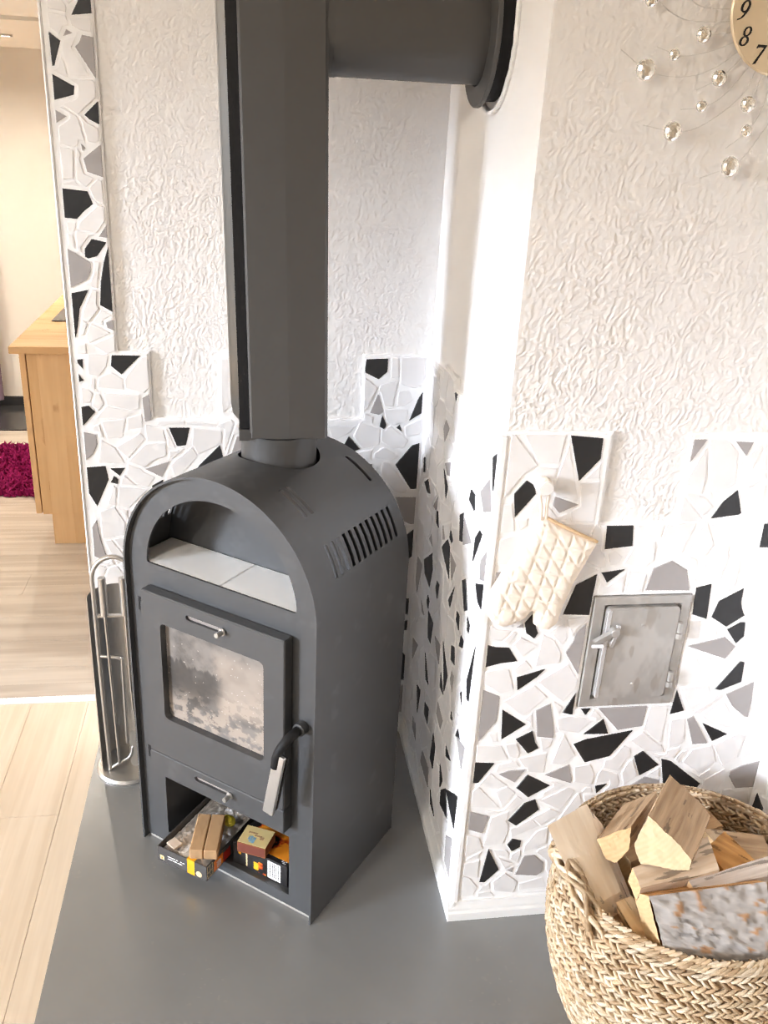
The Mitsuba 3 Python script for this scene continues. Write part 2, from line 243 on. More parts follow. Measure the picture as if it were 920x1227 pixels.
TILES_LEFT = """B-307,1697 -278,1698 -280,1671 -325,1665|B-348,1621 -362,1578 -366,1577 -368,1635|G-325,1635 -342,1629 -336,1641|G-277,1628 -280,1549 -322,1612 -314,1620 -308,1633|B-328,1544 -330,1529 -367,1518 -367,1563|G-346,1490 -366,1478 -367,1501|B-278,1475 -304,1487 -312,1495 -287,1519 -277,1524|G-314,1435 -321,1429 -323,1442|G-276,1379 -314,1391 -320,1415 -276,1450|B-316,1354 -307,1330 -327,1314 -340,1300 -368,1302 -369,1358|G-279,1265 -299,1267 -280,1295|B-285,1256 -305,1228 -323,1223 -329,1226 -329,1242 -314,1262|G-362,1241 -319,1215 -321,1196 -328,1180 -363,1162 -372,1184 -369,1238|B-277,1112 -305,1128 -301,1176 -293,1216 -281,1251|B-327,1159 -347,1120 -356,1069 -363,1052 -370,1070 -368,1150|G-278,1100 -279,1074 -293,1080 -296,1091|B-228,1021 -270,979 -291,998 -288,1021|B-349,1012 -350,990 -365,1010|B-351,965 -370,958 -369,993|B-345,908 -332,894 -366,855 -371,858 -371,903|G-334,841 -333,819 -343,796 -370,772 -371,850|G-215,935 -212,876 -226,872 -229,926|B-319,767 -314,734 -344,668 -366,713 -367,763|B-277,762 -289,743 -309,761|B-293,734 -295,723 -310,727 -302,743|G-176,778 -195,739 -232,759|B-194,733 -193,721 -217,691 -219,718|G-343,587 -331,532 -339,529 -369,546 -368,602 -349,633|G-261,658 -267,636 -272,645 -271,653|B-129,858 -139,816 -159,814 -175,858|B-56,785 -119,756 -111,768 -63,817|G-11,840 -12,791 -39,791 -25,837|B315,1022 315,992 296,974 263,990 266,1020|B407,899 372,876 389,927 408,960|G299,937 310,897 300,890 279,895 295,939|B319,866 314,855 303,862 308,890|B357,848 343,859 350,866|B259,807 244,800 220,815 232,838|B402,822 401,705 386,704 345,767 382,815|B289,769 291,757 281,768|G403,683 404,614 393,611 375,619 350,684|B402,600 405,565 405,528 389,514 383,583|B402,405 404,355 389,362 386,405|B405,342 401,311 388,312 388,339|B404,229 405,159 386,162 390,250|G405,147 408,55 390,59 388,141|W-237,1006 -225,1019 -214,1019 -213,951 -225,938 -264,950 -264,970|W-289,983 -268,970 -268,950 -266,945 -322,950 -318,972|W-295,1022 -300,998 -316,977 -320,975 -341,980 -337,1023|W-235,934 -237,903 -251,898 -305,911 -311,936|W-306,907 -252,894 -250,894 -270,882 -330,880|W-269,878 -277,835 -310,832 -320,872|W-233,889 -232,858 -266,853 -265,880|W-296,812 -277,774 -333,774 -324,829|W-238,846 -228,832 -268,785 -289,808 -292,813|W-340,1046 -340,1026 -341,1024 -372,1025 -371,1038|W-277,1066 -277,1031 -294,1025 -299,1026 -325,1044|W-268,779 -228,820 -183,823 -184,791 -215,779 -232,764|W-225,826 -224,832 -226,836 -226,866 -189,855 -183,827|W-306,667 -284,624 -289,595 -339,587 -338,655|W-305,719 -299,713 -303,670 -319,674|W-292,716 -230,709 -273,664 -299,670|W-59,851 -60,820 -65,820 -72,813 -112,795 -125,819 -121,857|W-180,855 -162,810 -179,815 -179,828 -185,854|W-126,812 -115,792 -113,791 -145,751 -165,736 -175,770|W-36,1016 -34,912 -55,894 -57,950 -55,1016|W338,1024 341,979 323,977 324,1023|W410,1026 408,967 379,954 346,964 345,1025|W341,972 331,911 313,911 303,939 298,948 300,961|W293,955 272,904 261,897 264,978|W369,949 378,925 358,911 341,911 343,945|W367,903 365,873 337,865 321,872 316,883 312,904|W256,871 304,857 304,817 264,807 243,838|W330,863 372,828 362,810 338,807 308,827 309,854 316,851 321,860|W407,884 406,845 369,836 365,839 362,863|W316,812 353,789 335,778 293,785 293,796|W332,771 378,709 374,694 346,698 311,742 314,775|W247,863 231,845 198,826 184,863|W410,407 389,409 387,511 391,511 405,523"""
TILES_RETURN = """B1701,1048 1669,1013 1654,1047|G1758,926 1739,903 1706,942 1739,951|G1693,846 1669,853 1670,883 1718,864|B1689,796 1678,824 1725,849|B1929,763 1912,769 1924,802 1936,798|B1874,733 1840,744 1874,767 1917,744|G1797,733 1770,734 1760,771|B1756,709 1733,709 1749,741 1759,737|B1376,1001 1359,949 1344,942 1338,1024|B1501,871 1458,866 1465,896 1494,895|G1430,916 1398,890 1351,911 1381,959|B1544,766 1525,773 1533,831 1559,816|G1517,770 1458,802 1526,824|B1437,823 1436,776 1393,849 1413,849|G1387,802 1381,766 1355,776 1355,834|B1380,721 1351,719 1353,771 1405,746|B1629,734 1607,730 1598,741 1622,754|G1686,702 1668,711 1691,733|B1687,686 1683,682 1604,651 1619,717 1642,724|G1581,659 1556,707 1610,710|B1855,572 1839,543 1778,538 1757,595 1774,628|G1932,478 1909,453 1869,552 1927,543|G1816,644 1779,641 1799,664|B1717,570 1693,555 1685,595 1707,593|B1593,608 1575,599 1552,661|B1463,655 1442,669 1474,720 1499,703|B1794,491 1772,485 1768,511 1787,514|G1835,441 1810,447 1852,465|B1753,420 1724,422 1711,484 1770,483|G1906,266 1854,338 1918,320|G1658,440 1626,429 1630,476 1682,467|B1585,462 1563,402 1544,452 1605,501|B1603,387 1565,392 1603,425|B1530,503 1497,510 1510,545 1533,536|G1522,461 1497,446 1495,485 1515,486|B1745,311 1710,318 1767,372|B1805,174 1788,250 1829,240|B1730,225 1689,224 1689,268 1732,257|G1611,311 1566,301 1552,335 1609,345|G1846,96 1801,92 1816,133 1856,126|B1633,172 1602,166 1596,229 1623,249|G1729,85 1633,87 1644,135 1718,127|B1499,282 1459,302 1507,305|B1522,181 1507,211 1540,230|B1490,386 1473,393 1489,405|B1596,69 1553,72 1608,102|B1509,145 1443,164 1477,216 1514,181|B1386,190 1382,275 1402,265 1470,219|G1430,61 1386,57 1391,159 1436,126|G1376,348 1366,408 1429,387|B1440,381 1430,385 1430,389 1407,397 1427,408|B1399,541 1386,507 1373,510 1365,638|B1415,470 1422,500 1435,488|B1432,631 1418,631 1415,652 1439,659|B1516,604 1490,596 1495,627 1517,625|B1474,570 1451,579 1447,598 1469,598|B1551,540 1553,559 1571,560"""
# ------------------------------------------------------------------ the room
XR, YR, XL, YL = 0.4175, 1.3445, -0.372, 1.979       # plaster faces: return wall, right wall, end of the niche wall, niche wall
XC = 1.022                                            # short wall that comes forward at the right
CEIL, KCEIL = 2.10, 1.765
structure('wall_right', cat(box(XR + 0.004, 3.2, YR + 0.003, 1.60, 0, CEIL), box(XC, 3.2, YR, YR + 0.003, 0, CEIL)), 'plaster', 'white rough plaster wall with the clock and a broken-tile dado')
structure('wall_return', cat(box(XR, XR + 0.05, 1.60, YL + 0.25, 0, CEIL), box(XR, XR + 0.004, YR, 1.60, 0, CEIL)), 'smooth_plaster', 'smooth white side of the wall that the flue enters')
structure('wall_left', box(XL, XR, YL + 0.003, YL + 0.25, 0, CEIL), 'plaster', 'white rough plaster wall behind the stove')
def relief(x0, x1, z0, z1, y, amp, seed, fx, fz, step=0.0023):   # scratched rendering: worm-like ridges standing out of the wall
    X, Z = np.meshgrid(np.arange(x0, x1 + step, step), np.arange(z0, z1 + step, step), indexing='ij'); X, Z = np.minimum(X, x1), np.minimum(Z, z1); o = np.zeros_like(X)
    w = meshkit.fbm(np.stack([X * 34, Z * 34, o], -1), 3, seed) - 0.5; w2 = meshkit.fbm(np.stack([X * 34, Z * 34, o + 9], -1), 3, seed) - 0.5
    a = meshkit.noise(np.stack([X * fx + 5 * w, Z * fz + 5 * w2, o], -1), seed + 1); b = meshkit.noise(np.stack([X * fx * 1.9 + 6 * w2, Z * fz * 1.9 - 6 * w, o], -1), seed + 2); c = meshkit.fbm(np.stack([X * 14, Z * 14, o], -1), 2, seed + 3)
    h = amp * (0.62 * np.clip(1.35 - 2.7 * np.abs(2 * a - 1), 0, 1) + 0.38 * np.clip(1.2 - 2.4 * np.abs(2 * b - 1), 0, 1)) * (0.55 + 0.9 * c) - amp * 0.5
    n1, n2 = X.shape; i, j = np.meshgrid(np.arange(n1 - 1), np.arange(n2 - 1), indexing='ij'); k = (i * n2 + j).ravel()
    f = np.vstack([np.c_[k, k + n2, k + n2 + 1], np.c_[k, k + n2 + 1, k + 1]]); return trimesh.Trimesh(np.c_[X.ravel(), (y - h).ravel(), Z.ravel()], f, process=False)
emit('plaster_coat', relief(XR + 0.0002, XC, 0.86, 1.80, YR, 0.0019, 31, 165, 105, 0.0019), 'plaster', True, 'wall_right')
emit('plaster_coat', cat(box(XR + 0.004, XC, YR, YR + 0.003, 0, 0.859), box(XR + 0.004, XC, YR, YR + 0.003, 1.8005, CEIL)), 'plaster', False, 'wall_right')
emit('plaster_coat', relief(-0.290, XR, 0.85, 1.80, YL, 0.0012, 47, 180, 125, 0.0019), 'plaster', True, 'wall_left')
emit('plaster_coat', cat(box(XL, XR, YL, YL + 0.003, 0, 0.849), box(XL, XR, YL, YL + 0.003, 1.8005, CEIL), box(XL, -0.290, YL, YL + 0.003, 0.849, 1.8005)), 'plaster', False, 'wall_left')
structure('wall_corner', box(XC, XC + 0.2, 0.75, YR, 0, CEIL), 'smooth_plaster')
structure('wall_far', box(-3.4, 0.6, 5.0, 5.1, 0, KCEIL + 0.1), 'wall_paint', 'plain cream wall at the far end of the kitchen')
structure('wall_kitchen', box(0.25, 0.35, YL + 0.25, 5.0, 0, KCEIL + 0.1), 'wall_paint')
structure('ceiling', cat(box(-3.4, 3.2, -3.6, 2.2, CEIL, CEIL + 0.1), box(-3.4, XL, 2.2, 2.25, KCEIL - 0.0, CEIL + 0.1)), 'ceiling_paint')
structure('ceiling_kitchen', cat(box(-3.4, 0.6, 3.47, 5.1, KCEIL, KCEIL + 0.1), box(-3.4, 0.6, 2.25, 3.47, KCEIL + 0.012, KCEIL + 0.1)), 'ceiling_paint')
# window wall on the left of the living room (outside the frame): a wide glazed opening lets in the low sun
structure('wall_window', cat(box(-3.3, -3.2, -3.6, -1.9, 0, CEIL), box(-3.3, -3.2, 1.75, 5.1, 0, CEIL), box(-3.3, -3.2, -1.9, 1.75, 2.0, CEIL), box(-3.3, -3.2, -1.9, 1.75, 0, 0.05)), 'wall_paint')
structure('wall_side', box(3.1, 3.2, -3.6, YR, 0, CEIL), 'wall_paint')
structure('wall_back', cat(box(-3.3, -2.6, -3.6, -3.5, 0, CEIL), box(0.1, 3.2, -3.6, -3.5, 0, CEIL), box(-2.6, 0.1, -3.6, -3.5, 1.95, CEIL)), 'wall_paint')
structure('floor', box(-3.4, 3.2, -3.6, 5.1, -0.06, -0.004), 'plank_living')
def planks(x0, x1, y0, y1, along_y, w, L, m, off):
    a0, a1, l0, l1 = (x0, x1, y0, y1) if along_y else (y0, y1, x0, x1)
    i = 0; a = a0
    while a < a1 - 1e-6:
        b = min(a + w, a1); s = l0 - ((i * 0.41 + off) % 1.0) * L
        while s < l1:
            p, q = max(s, l0), min(s + L, l1)
            if q - p > 0.02:
                g = 0.00035
                r = (a + g, b - g, p + g, q - g) if along_y else (p + g, q - g, a + g, b - g)
                emit('plank', box(*r, -0.004, 0.0, 0.0006), m, False, 'floor')
            s += L
        a = b; i += 1
planks(-2.4, -0.3885, -1.2, 2.163, True, 0.15044, 1.55, 'plank_living', 0.2)
planks(0.618, 1.02, 0.3, 1.335, True, 0.15044, 1.55, 'plank_living', 0.5)
planks(-2.4, 0.24, 2.190, 4.995, False, 0.15044, 1.55, 'plank_kitchen', 0.3)
structure('trim_1', box(-2.4, XL, 2.163, 2.190, -0.004, 0.004, 0.0025), 'trim_white', 'pale metal threshold strip between the two wood floors')
structure('baseboard_far', box(-3.2, 0.25, 4.985, 5.0, 0.0, 0.05), 'hob', 'black skirting at the far kitchen wall')
def skirting(L, h=0.042, d=0.014):
    P = Polygon([(0, 0), (d, 0), (d, h * 0.45), (d * 0.72, h * 0.52), (d * 0.72, h * 0.68), (d * 0.5, h * 0.80), (d * 0.34, h), (0, h)])
    m = extrude(P, L); v = m.vertices.copy(); m.vertices = np.stack([v[:, 2], -v[:, 0], v[:, 1]], 1)
    m.faces = m.faces[:, ::-1] if m.volume < 0 else m.faces
    return m                                          # runs along +x, profile towards -y
PLATE_Z = 0.005
b = skirting(XC - 0.404 + 0.012); b.apply_translation((0.394, 1.3345, PLATE_Z)); structure('baseboard_right', b, 'trim_white', 'white moulded skirting under the right wall', 25)
b = skirting(0.64); b.apply_transform(trimesh.transformations.rotation_matrix(-math.pi / 2, (0, 0, 1))); b.apply_translation((0.4075, 1.966, PLATE_Z)); structure('baseboard_return', b, 'trim_white', 'white moulded skirting beside the stove', 25)
b = skirting(0.405 - XL); b.apply_translation((XL, 1.969, PLATE_Z)); structure('baseboard_left', b, 'trim_white', None, 25)
structure('trim_2', box(XL - 0.004, XL + 0.002, YL - 0.013, YL + 0.25, 0, CEIL, 0.003), 'trim_white', 'thin white edge of the tiled wall end')

# ------------------------------------------------------------------ broken-tile dado: bed of grout with every tile set into it
def read_tiles(t): return [(e[0], Polygon([tuple(int(q) / 1000 for q in p.split(',')) for p in e[1:].split(' ')])) for e in t.split('|')]
def fill_tiles(bed, taken, seed, step):
    r = np.random.default_rng(seed); x0, y0, x1, y1 = bed.bounds; pts = []
    y = y0 - step
    while y < y1 + step:
        x = x0 - step
        while x < x1 + step:
            pts.append((x + r.uniform(-0.42, 0.42) * step, y + r.uniform(-0.42, 0.42) * step)); x += step
        y += step
    V = Voronoi(np.array(pts)); free = bed.difference(taken.buffer(0.005)) if taken is not None else bed; out = []
    for reg in V.point_region:
        ids = V.regions[reg]
        if -1 in ids or len(ids) < 3: continue
        q = Polygon(V.vertices[ids]).intersection(free).buffer(-0.0026, join_style=2)
        for g in getattr(q, 'geoms', [q]):
            if g.geom_type == 'Polygon' and g.area > 0.00018:
                g = Polygon(g.exterior).simplify(0.002)
                if g.area > 0.00015 and g.is_valid and len(g.exterior.coords) >= 4: out.append(('W', g))
    return out
def tile_mesh(poly, r, proud=0.0016):
    """A chip of tile in (a, b), front towards +h: bevelled rim, slightly tilted."""
    P = np.array(poly.exterior.coords)[:-1]
    if Polygon(P).exterior.is_ccw is False: P = P[::-1]
    n = len(P); e = np.roll(P, -1, 0) - P; e /= np.linalg.norm(e, axis=1, keepdims=True) + 1e-9
    nrm = np.stack([-e[:, 1], e[:, 0]], 1); bis = nrm + np.roll(nrm, 1, 0); bis /= np.maximum(np.linalg.norm(bis, axis=1, keepdims=True), 0.3)
    I = P + bis * 0.0011; c = P.mean(0); tx, ty = r.normal(0, 0.006, 2); h0 = proud + r.normal(0, 0.0003)
    h = lambda Q: h0 + (Q - c) @ np.array([tx, ty])
    v = np.vstack([np.c_[P, np.full(n, -0.004)], np.c_[P, h(P) - 0.0009], np.c_[I, h(I)]])
    f = []
    for k in (0, 1):
        for i in range(n):
            j = (i + 1) % n; f += [(k * n + i, k * n + j, (k + 1) * n + j), (k * n + i, (k + 1) * n + j, (k + 1) * n + i)]
    pg = Polygon(I)
    if not pg.is_valid: v[2 * n:, :2] = P; pg = Polygon(P)
    pg = None
    tri = ec.triangulate_float64(v[2 * n:, :2].copy(), np.array([n], np.uint32)).reshape(-1, 3) + 2 * n
    return trimesh.Trimesh(v, np.vstack([np.array(f), tri]), process=False)
def bed_mesh(poly, thick, bev=0.005):
    a = extrude(poly, thick - bev * 0.6); b_ = extrude(poly.buffer(-bev * 0.5, join_style=1), thick - bev * 0.2); c_ = extrude(poly.buffer(-bev), thick)
    return cat(a, b_, c_)
def mosaic(wall, bed, tiles, place, seed, step, area=None, flip=False):
    r = np.random.default_rng(seed); m = bed_mesh(bed, 0.010); m.vertices = place(m.vertices); m.faces = m.faces[:, ::-1] if flip else m.faces; emit('grout_bed', m, 'grout', False, wall)
    tiles = [(c, g) for c, g in tiles if g.is_valid]; inner = (area or bed).buffer(-0.004, join_style=2)
    tiles = [(c, (lambda q: max(q.geoms, key=lambda w: w.area) if q.geom_type != 'Polygon' else q)(g.intersection(inner))) for c, g in tiles if g.intersects(inner)]
    tiles = [(c, g) for c, g in tiles if g.area > 1e-5]
    taken = unary_union([g for _, g in tiles]); tiles += fill_tiles(inner, taken, seed, step)
    for c, g in tiles:
        q = tile_mesh(g, r); q.vertices[:, 2] += 0.010; q.vertices = place(q.vertices); q.faces = q.faces[:, ::-1] if flip else q.faces
        emit('tile', q, {'B': 'black_tile', 'G': 'grey_tile'}.get(c) or 'white_tile_%d' % r.integers(2), False, wall)
# bed thickness 0.010 on the plaster; (a, b, h) -> world
bedR = unary_union([sbox(0.4065, 0.0, XC, 0.893), sbox(0.4065, 0.0, 0.597, 1.058), sbox(0.735, 0.0, XC, 1.056)]).difference(sbox(0.607, 0.514, 0.795, 0.7515))
mosaic('wall_right', bedR, read_tiles(TILES_RIGHT), lambda v: np.stack([v[:, 0], YR - v[:, 2], v[:, 1]], 1), 11, 0.056, bedR.intersection(sbox(0.417, 0.046, XC, 2)))
bedL = unary_union([sbox(XL, 0, -0.276, CEIL), sbox(XL, 0, -0.209, 1.03), sbox(XL, 0, 0.4175, 0.880), sbox(-0.061, 0, 0.11, 1.03), sbox(0.260, 0, 0.4175, 1.03)])
lean = lambda g: shapely.transform(g, lambda q: np.c_[q[:, 0] + 0.009 * np.clip((q[:, 1] - 1.05) / 0.65, 0, 1), q[:, 1]])
mosaic('wall_left', bedL, [(c, lean(g)) for c, g in read_tiles(TILES_LEFT)], lambda v: np.stack([v[:, 0], YL - v[:, 2], v[:, 1]], 1), 12, 0.062, bedL.intersection(sbox(XL + 0.008, 0.046, 0.404, 2.0)))
bedT = unary_union([sbox(YR - 0.008, 0, YL, 1.0), sbox(1.40, 0, YL, 1.03), sbox(1.69, 0, 1.80, 1.052), sbox(YR - 0.008, 0, 1.47, 1.052)])
mosaic('wall_return', bedT, read_tiles(TILES_RETURN), lambda v: np.stack([XR - v[:, 2], v[:, 0], v[:, 1]], 1), 13, 0.070, bedT.intersection(sbox(YR + 0.004, 0.046, YL - 0.012, 2)), True)
bedC = sbox(0.75, 0, YR - 0.010, 1.05)
mosaic('wall_corner', bedC, [('B', Polygon([(1.314, 0.300), (1.285, 0.285), (1.290, 0.235), (1.320, 0.240)]))], lambda v: np.stack([XC - v[:, 2], v[:, 0], v[:, 1]], 1), 14, 0.062, bedC.intersection(sbox(0.76, 0.02, 1.33, 1.04)), True)
# corner bead of rendered plaster where the two dados meet
structure('trim_3', box(0.4035, 0.4165, 1.3305, 1.344, PLATE_Z, 1.053, 0.003), 'grout')
# ------------------------------------------------------------------ hearth plate
hp = thing('hearth_plate', 'large grey metal floor plate under the stove', 'hearth plate')
emit(hp, ext_xy(Polygon([(-0.3885, -0.4), (0.618, -0.4), (0.618, 1.3345), (0.4075, 1.3345), (0.4075, 1.969), (-0.3885, 1.969)]), 0.0, PLATE_Z), 'hearth')

# ------------------------------------------------------------------ wood stove, local frame: x to the right along its front, y into it, z up
O = np.array([0.1139, 1.3389, 0.0]); U = np.array([-0.7854, 0.6190, 0.0]); VV = np.array([0.6190, 0.7854, 0.0])
W_, D_, HS, R_ = 0.455, 0.332, 0.6884, 0.2274
OL = O + U * W_
def SL(m):                                            # stove-local -> world
    m = m.copy(); v = np.asarray(m.vertices); m.vertices = OL + v[:, :1] * (-U) + v[:, 1:2] * VV + v[:, 2:3] * np.array([0, 0, 1.0]) + np.array([0, 0, PLATE_Z + 0.0002]); return m
stove = thing('wood_stove', 'tall dark grey steel wood stove with an arched top and a sooty glass door', 'stove')
def part(key, m, bs, smooth=False, parent=None): return emit(key, SL(m), bs, smooth, parent or stove)
def arch(inset, z0, n=40):
    r = R_ - inset; th = np.linspace(0, np.pi, n)
    return Polygon([(W_ - inset, z0)] + [(R_ + r * math.cos(t), HS + r * math.sin(t)) for t in th] + [(inset, z0)])
shell = ext_xz(arch(0, 0).difference(arch(0.0042, -0.01)), 0, D_)
sm = manifold(shell)
def slot_cut(a0, a1, t, w, right=True):               # a slot round the arch between two angles, at depth t
    ths = np.radians(np.linspace(a0, a1, 8)); P = []
    for th in ths:
        for rr in (R_ - 0.012, R_ + 0.012):
            for tt in (t - w / 2, t + w / 2):
                x = R_ + rr * math.cos(th) * (1 if right else -1); P.append((x, tt, HS + rr * math.sin(th)))
    P = np.array(P).reshape(8, 4, 3); out = m3.Manifold()
    for i in range(7): out += m3.Manifold.hull_points(np.vstack([P[i], P[i + 1]]).astype(np.float32)) if hasattr(m3.Manifold, 'hull_points') else manifold(trimesh.convex.convex_hull(np.vstack([P[i], P[i + 1]])))
    return out
for right in (True, False):
    for i in range(12): sm -= slot_cut(17.5, 33.5, 0.078 + i * 0.0197, 0.0094, right)
    for t in (0.076, 0.0955, 0.297): sm -= slot_cut(48.5, 66, t, 0.0086, right)
FX, FY = W_ - 0.2275, 0.2005                          # flue axis in the stove frame
sm -= manifold(cyl((FX, FY, 0.80), (FX, FY, 1.0), 0.0790, 48))
part('shell', from_manifold(sm), 'stove', 25)
part('back_wall', ext_xz(arch(0.0045, 0.0), D_ - 0.006, D_ - 0.002), 'stove')
# front plate with the arched niche, the door opening and the wood opening
th = np.linspace(0, np.pi, 36); AX0, AX1 = 0.0505, 0.4045; AC = (AX0 + AX1) / 2; AR = (AX1 - AX0) / 2
niche = Polygon([(AX1, 0.702)] + [(AC + AR * math.cos(t), 0.697 + (0.868 - 0.697) * math.sin(t)) for t in th[1:-1]] + [(AX0, 0.702)]).buffer(-0.006).buffer(0.006, quad_segs=5)
woodhole = sbox(0.066, 0.036, 0.392, 0.19); doorhole = sbox(0.085, 0.30, 0.365, 0.62)
front = arch(0.0045, 0.008).difference(unary_union([niche, woodhole, doorhole]))
part('front_plate', ext_xz(front, 0.012, 0.016), 'stove')
part('niche_back', ext_xz(arch(0.005, 0.694), 0.126, 0.129), 'stove')
nf = part('niche_floor', box(0.006, 0.449, 0.0165, 0.1255, 0.688, 0.694), 'stove')
for x0, x1 in ((0.012, 0.2265), (0.2282, 0.443)): part('shelf_slab', box(x0, x1, 0.0165, 0.1245, 0.6945, 0.7015, 0.001), 'slab')
# wood compartment
part('wood_bay', cat(box(0.062, 0.396, 0.0165, 0.300, 0.028, 0.0345), box(0.062, 0.065, 0.0165, 0.300, 0.0345, 0.20), box(0.393, 0.396, 0.0165, 0.300, 0.0345, 0.20), box(0.062, 0.396, 0.297, 0.300, 0.0345, 0.20), box(0.062, 0.396, 0.0165, 0.300, 0.20, 0.204)), 'stove')
part('base_strip', box(0.010, 0.445, 0.0125, 0.030, 0.0, 0.010, 0.0015), 'zinc')
# firebox
part('firebox', cat(box(0.06, 0.395, 0.27, 0.275, 0.29, 0.63), box(0.06, 0.395, 0.017, 0.275, 0.285, 0.29), box(0.06, 0.395, 0.017, 0.275, 0.63, 0.635)), 'stove')
for z in (0.30, 0.465):
    part('firebrick', box(0.375, 0.392, 0.04, 0.265, z, z + 0.162, 0.003), 'firebrick'); part('firebrick', box(0.063, 0.080, 0.04, 0.265, z, z + 0.162, 0.003), 'firebrick')
    part('firebrick', box(0.082, 0.372, 0.25, 0.268, z, z + 0.162, 0.003), 'firebrick')
g = trimesh.creation.icosphere(3, 1.0); v = g.vertices * np.array([0.135, 0.10, 0.075]); v += g.vertices * (0.05 * (meshkit.fbm(g.vertices * 3.0 + 5, 4) - 0.5))[:, None]
v[:, 2] = np.maximum(v[:, 2], 0); g.vertices = v + np.array([0.2275, 0.145, 0.2905]); part('ash_heap', g, 'ash', True)
# door: a thick leaf with a window and an air slot, and the ash flap below it
TD0, TD1 = -0.014, 0.0115
window = rounded(0.101, 0.350, 0.3725, 0.5945, 0.011); air = slot_poly(0.168, 0.258, 0.6235, 0.6345)
def chamfer_plate(x0, x1, z0, z1, t0, t1, cuts, c):
    b_ = manifold(box(x0, x1, t0, t1, z0, z1, c))
    for q in cuts: b_ -= manifold(ext_xz(q, t0 - 0.02, t1 + 0.02))
    return from_manifold(b_)
door = part('door', chamfer_plate(0.054, 0.397, 0.2758, 0.6555, TD0, TD1, [window, air], 0.0022), 'stove')
part('air_channel', box(0.160, 0.266, -0.008, -0.004, 0.6215, 0.6365), 'recess', False, door)
part('slider_knob', cat(bevelled_cyl((0.258, TD0 + 0.010, 0.629), (0.258, TD0 - 0.020, 0.629), 0.0052, 0.001), bevelled_cyl((0.258, TD0 - 0.001, 0.629), (0.258, TD0 - 0.0045, 0.629), 0.0078, 0.0008)), 'brushed', 30, door)
gl = trimesh.Trimesh([(0.094, 0.001, 0.366), (0.357, 0.001, 0.366), (0.357, 0.001, 0.601), (0.094, 0.001, 0.601)], [(0, 1, 2), (0, 2, 3)], process=False)
gw = SL(gl); gw.apply_scale(S); scene[door + '__glass'] = mikit.ply(gw, M('soot_glass'), False, uv=np.array([[0, 0], [1, 0], [1, 1], [0, 1.0]]))
labels[door + '__glass'] = {'label': 'oven glass stained with soot and ash'}
airb = slot_poly(0.174, 0.268, 0.2485, 0.2595)
flap = part('ash_flap', chamfer_plate(0.054, 0.397, 0.2185, 0.2746, TD0, TD1, [airb], 0.0018), 'stove')
part('air_channel', box(0.166, 0.276, -0.008, -0.004, 0.2465, 0.2615), 'recess', False, flap)
part('slider_knob', cat(bevelled_cyl((0.266, TD0 + 0.010, 0.2535), (0.266, TD0 - 0.020, 0.2535), 0.0052, 0.001), bevelled_cyl((0.266, TD0 - 0.001, 0.2535), (0.266, TD0 - 0.0045, 0.2535), 0.0078, 0.0008)), 'brushed', 30, flap)
for z in (0.604, 0.243):
    hg = part('hinge', cat(bevelled_cyl((0.0435, 0.002, z - 0.014), (0.0435, 0.002, z + 0.014), 0.0046, 0.0008, 16), box(0.0435, 0.056, -0.001, 0.004, z - 0.006, z + 0.012, 0.0008)), 'stove', 30)
    part('hinge_slot', box(0.022, 0.033, 0.0114, 0.0119, z - 0.016, z + 0.014), 'black', False, hg)
# handle: black curved arm on a pivot, flat steel grip hanging from it
PX = W_ - 0.040
arm = curve([(PX + 0.006, 0.010, 0.468), (PX + 0.006, -0.022, 0.470), (PX, -0.042, 0.458), (PX - 0.008, -0.050, 0.436), (PX - 0.012, -0.050, 0.410)], 20)
h = part('handle_arm', tube(arm, np.linspace(0.0095, 0.0085, len(arm)), 12), 'black', True)
part('pivot', bevelled_cyl((PX + 0.007, 0.012, 0.470), (PX + 0.007, -0.006, 0.470), 0.013, 0.002), 'stove', 30, h)
q0, q1 = np.array((PX - 0.001, -0.050, 0.440)), np.array((PX - 0.026, -0.052, 0.298)); d = q1 - q0; d /= np.linalg.norm(d); s_ = np.cross(d, (0, 1.0, 0)); s_ /= np.linalg.norm(s_)
def bar(a, b_, hw, hd, c):
    m = box(-hw, hw, -hd, hd, 0, np.linalg.norm(b_ - a), c); B = np.eye(4); z = (b_ - a) / np.linalg.norm(b_ - a); x = np.array([1, 0, 0]) - z * z[0]; x /= np.linalg.norm(x); B[:3, 0], B[:3, 1], B[:3, 2], B[:3, 3] = x, np.cross(z, x), z, a
    m.apply_transform(B); return m
k = part('handle_grip', bar(q0, q1, 0.0118, 0.004, 0.001), 'handle_steel'); labels[k] = {'label': 'flat brushed steel grip of the door handle'}
part('grip_back', bar(q0 + (0.004, 0.0075, -0.005), q1 + (0.004, 0.0075, 0.01), 0.0105, 0.0032, 0.001), 'black')

# ------------------------------------------------------------------ flue
A0 = np.array([0.0590, 1.6370]); RP = 0.0727
flue = thing('flue_pipe', 'dark grey flue pipe rising from the stove into the wall behind a square cover', 'flue')
def fp(key, m, bs, smooth=False, parent=None): return emit(key, m, bs, smooth, parent or flue)
CX, CY = 0.0665, 1.640
fp('pipe', cyl((A0[0], A0[1], 0.86), (A0[0], A0[1], 1.02), RP - 0.0010, 48), 'pipe', 30)
fp('sleeve', cyl((A0[0], A0[1], 0.955), (A0[0], A0[1], 1.66), RP - 0.004, 48), 'pipe', 30)
fp('sleeve_ring', trimesh.creation.annulus(r_min=RP - 0.002, r_max=RP + 0.0012, height=0.012, sections=48, transform=trimesh.transformations.translation_matrix((A0[0], A0[1], 0.960))), 'pipe', 30)
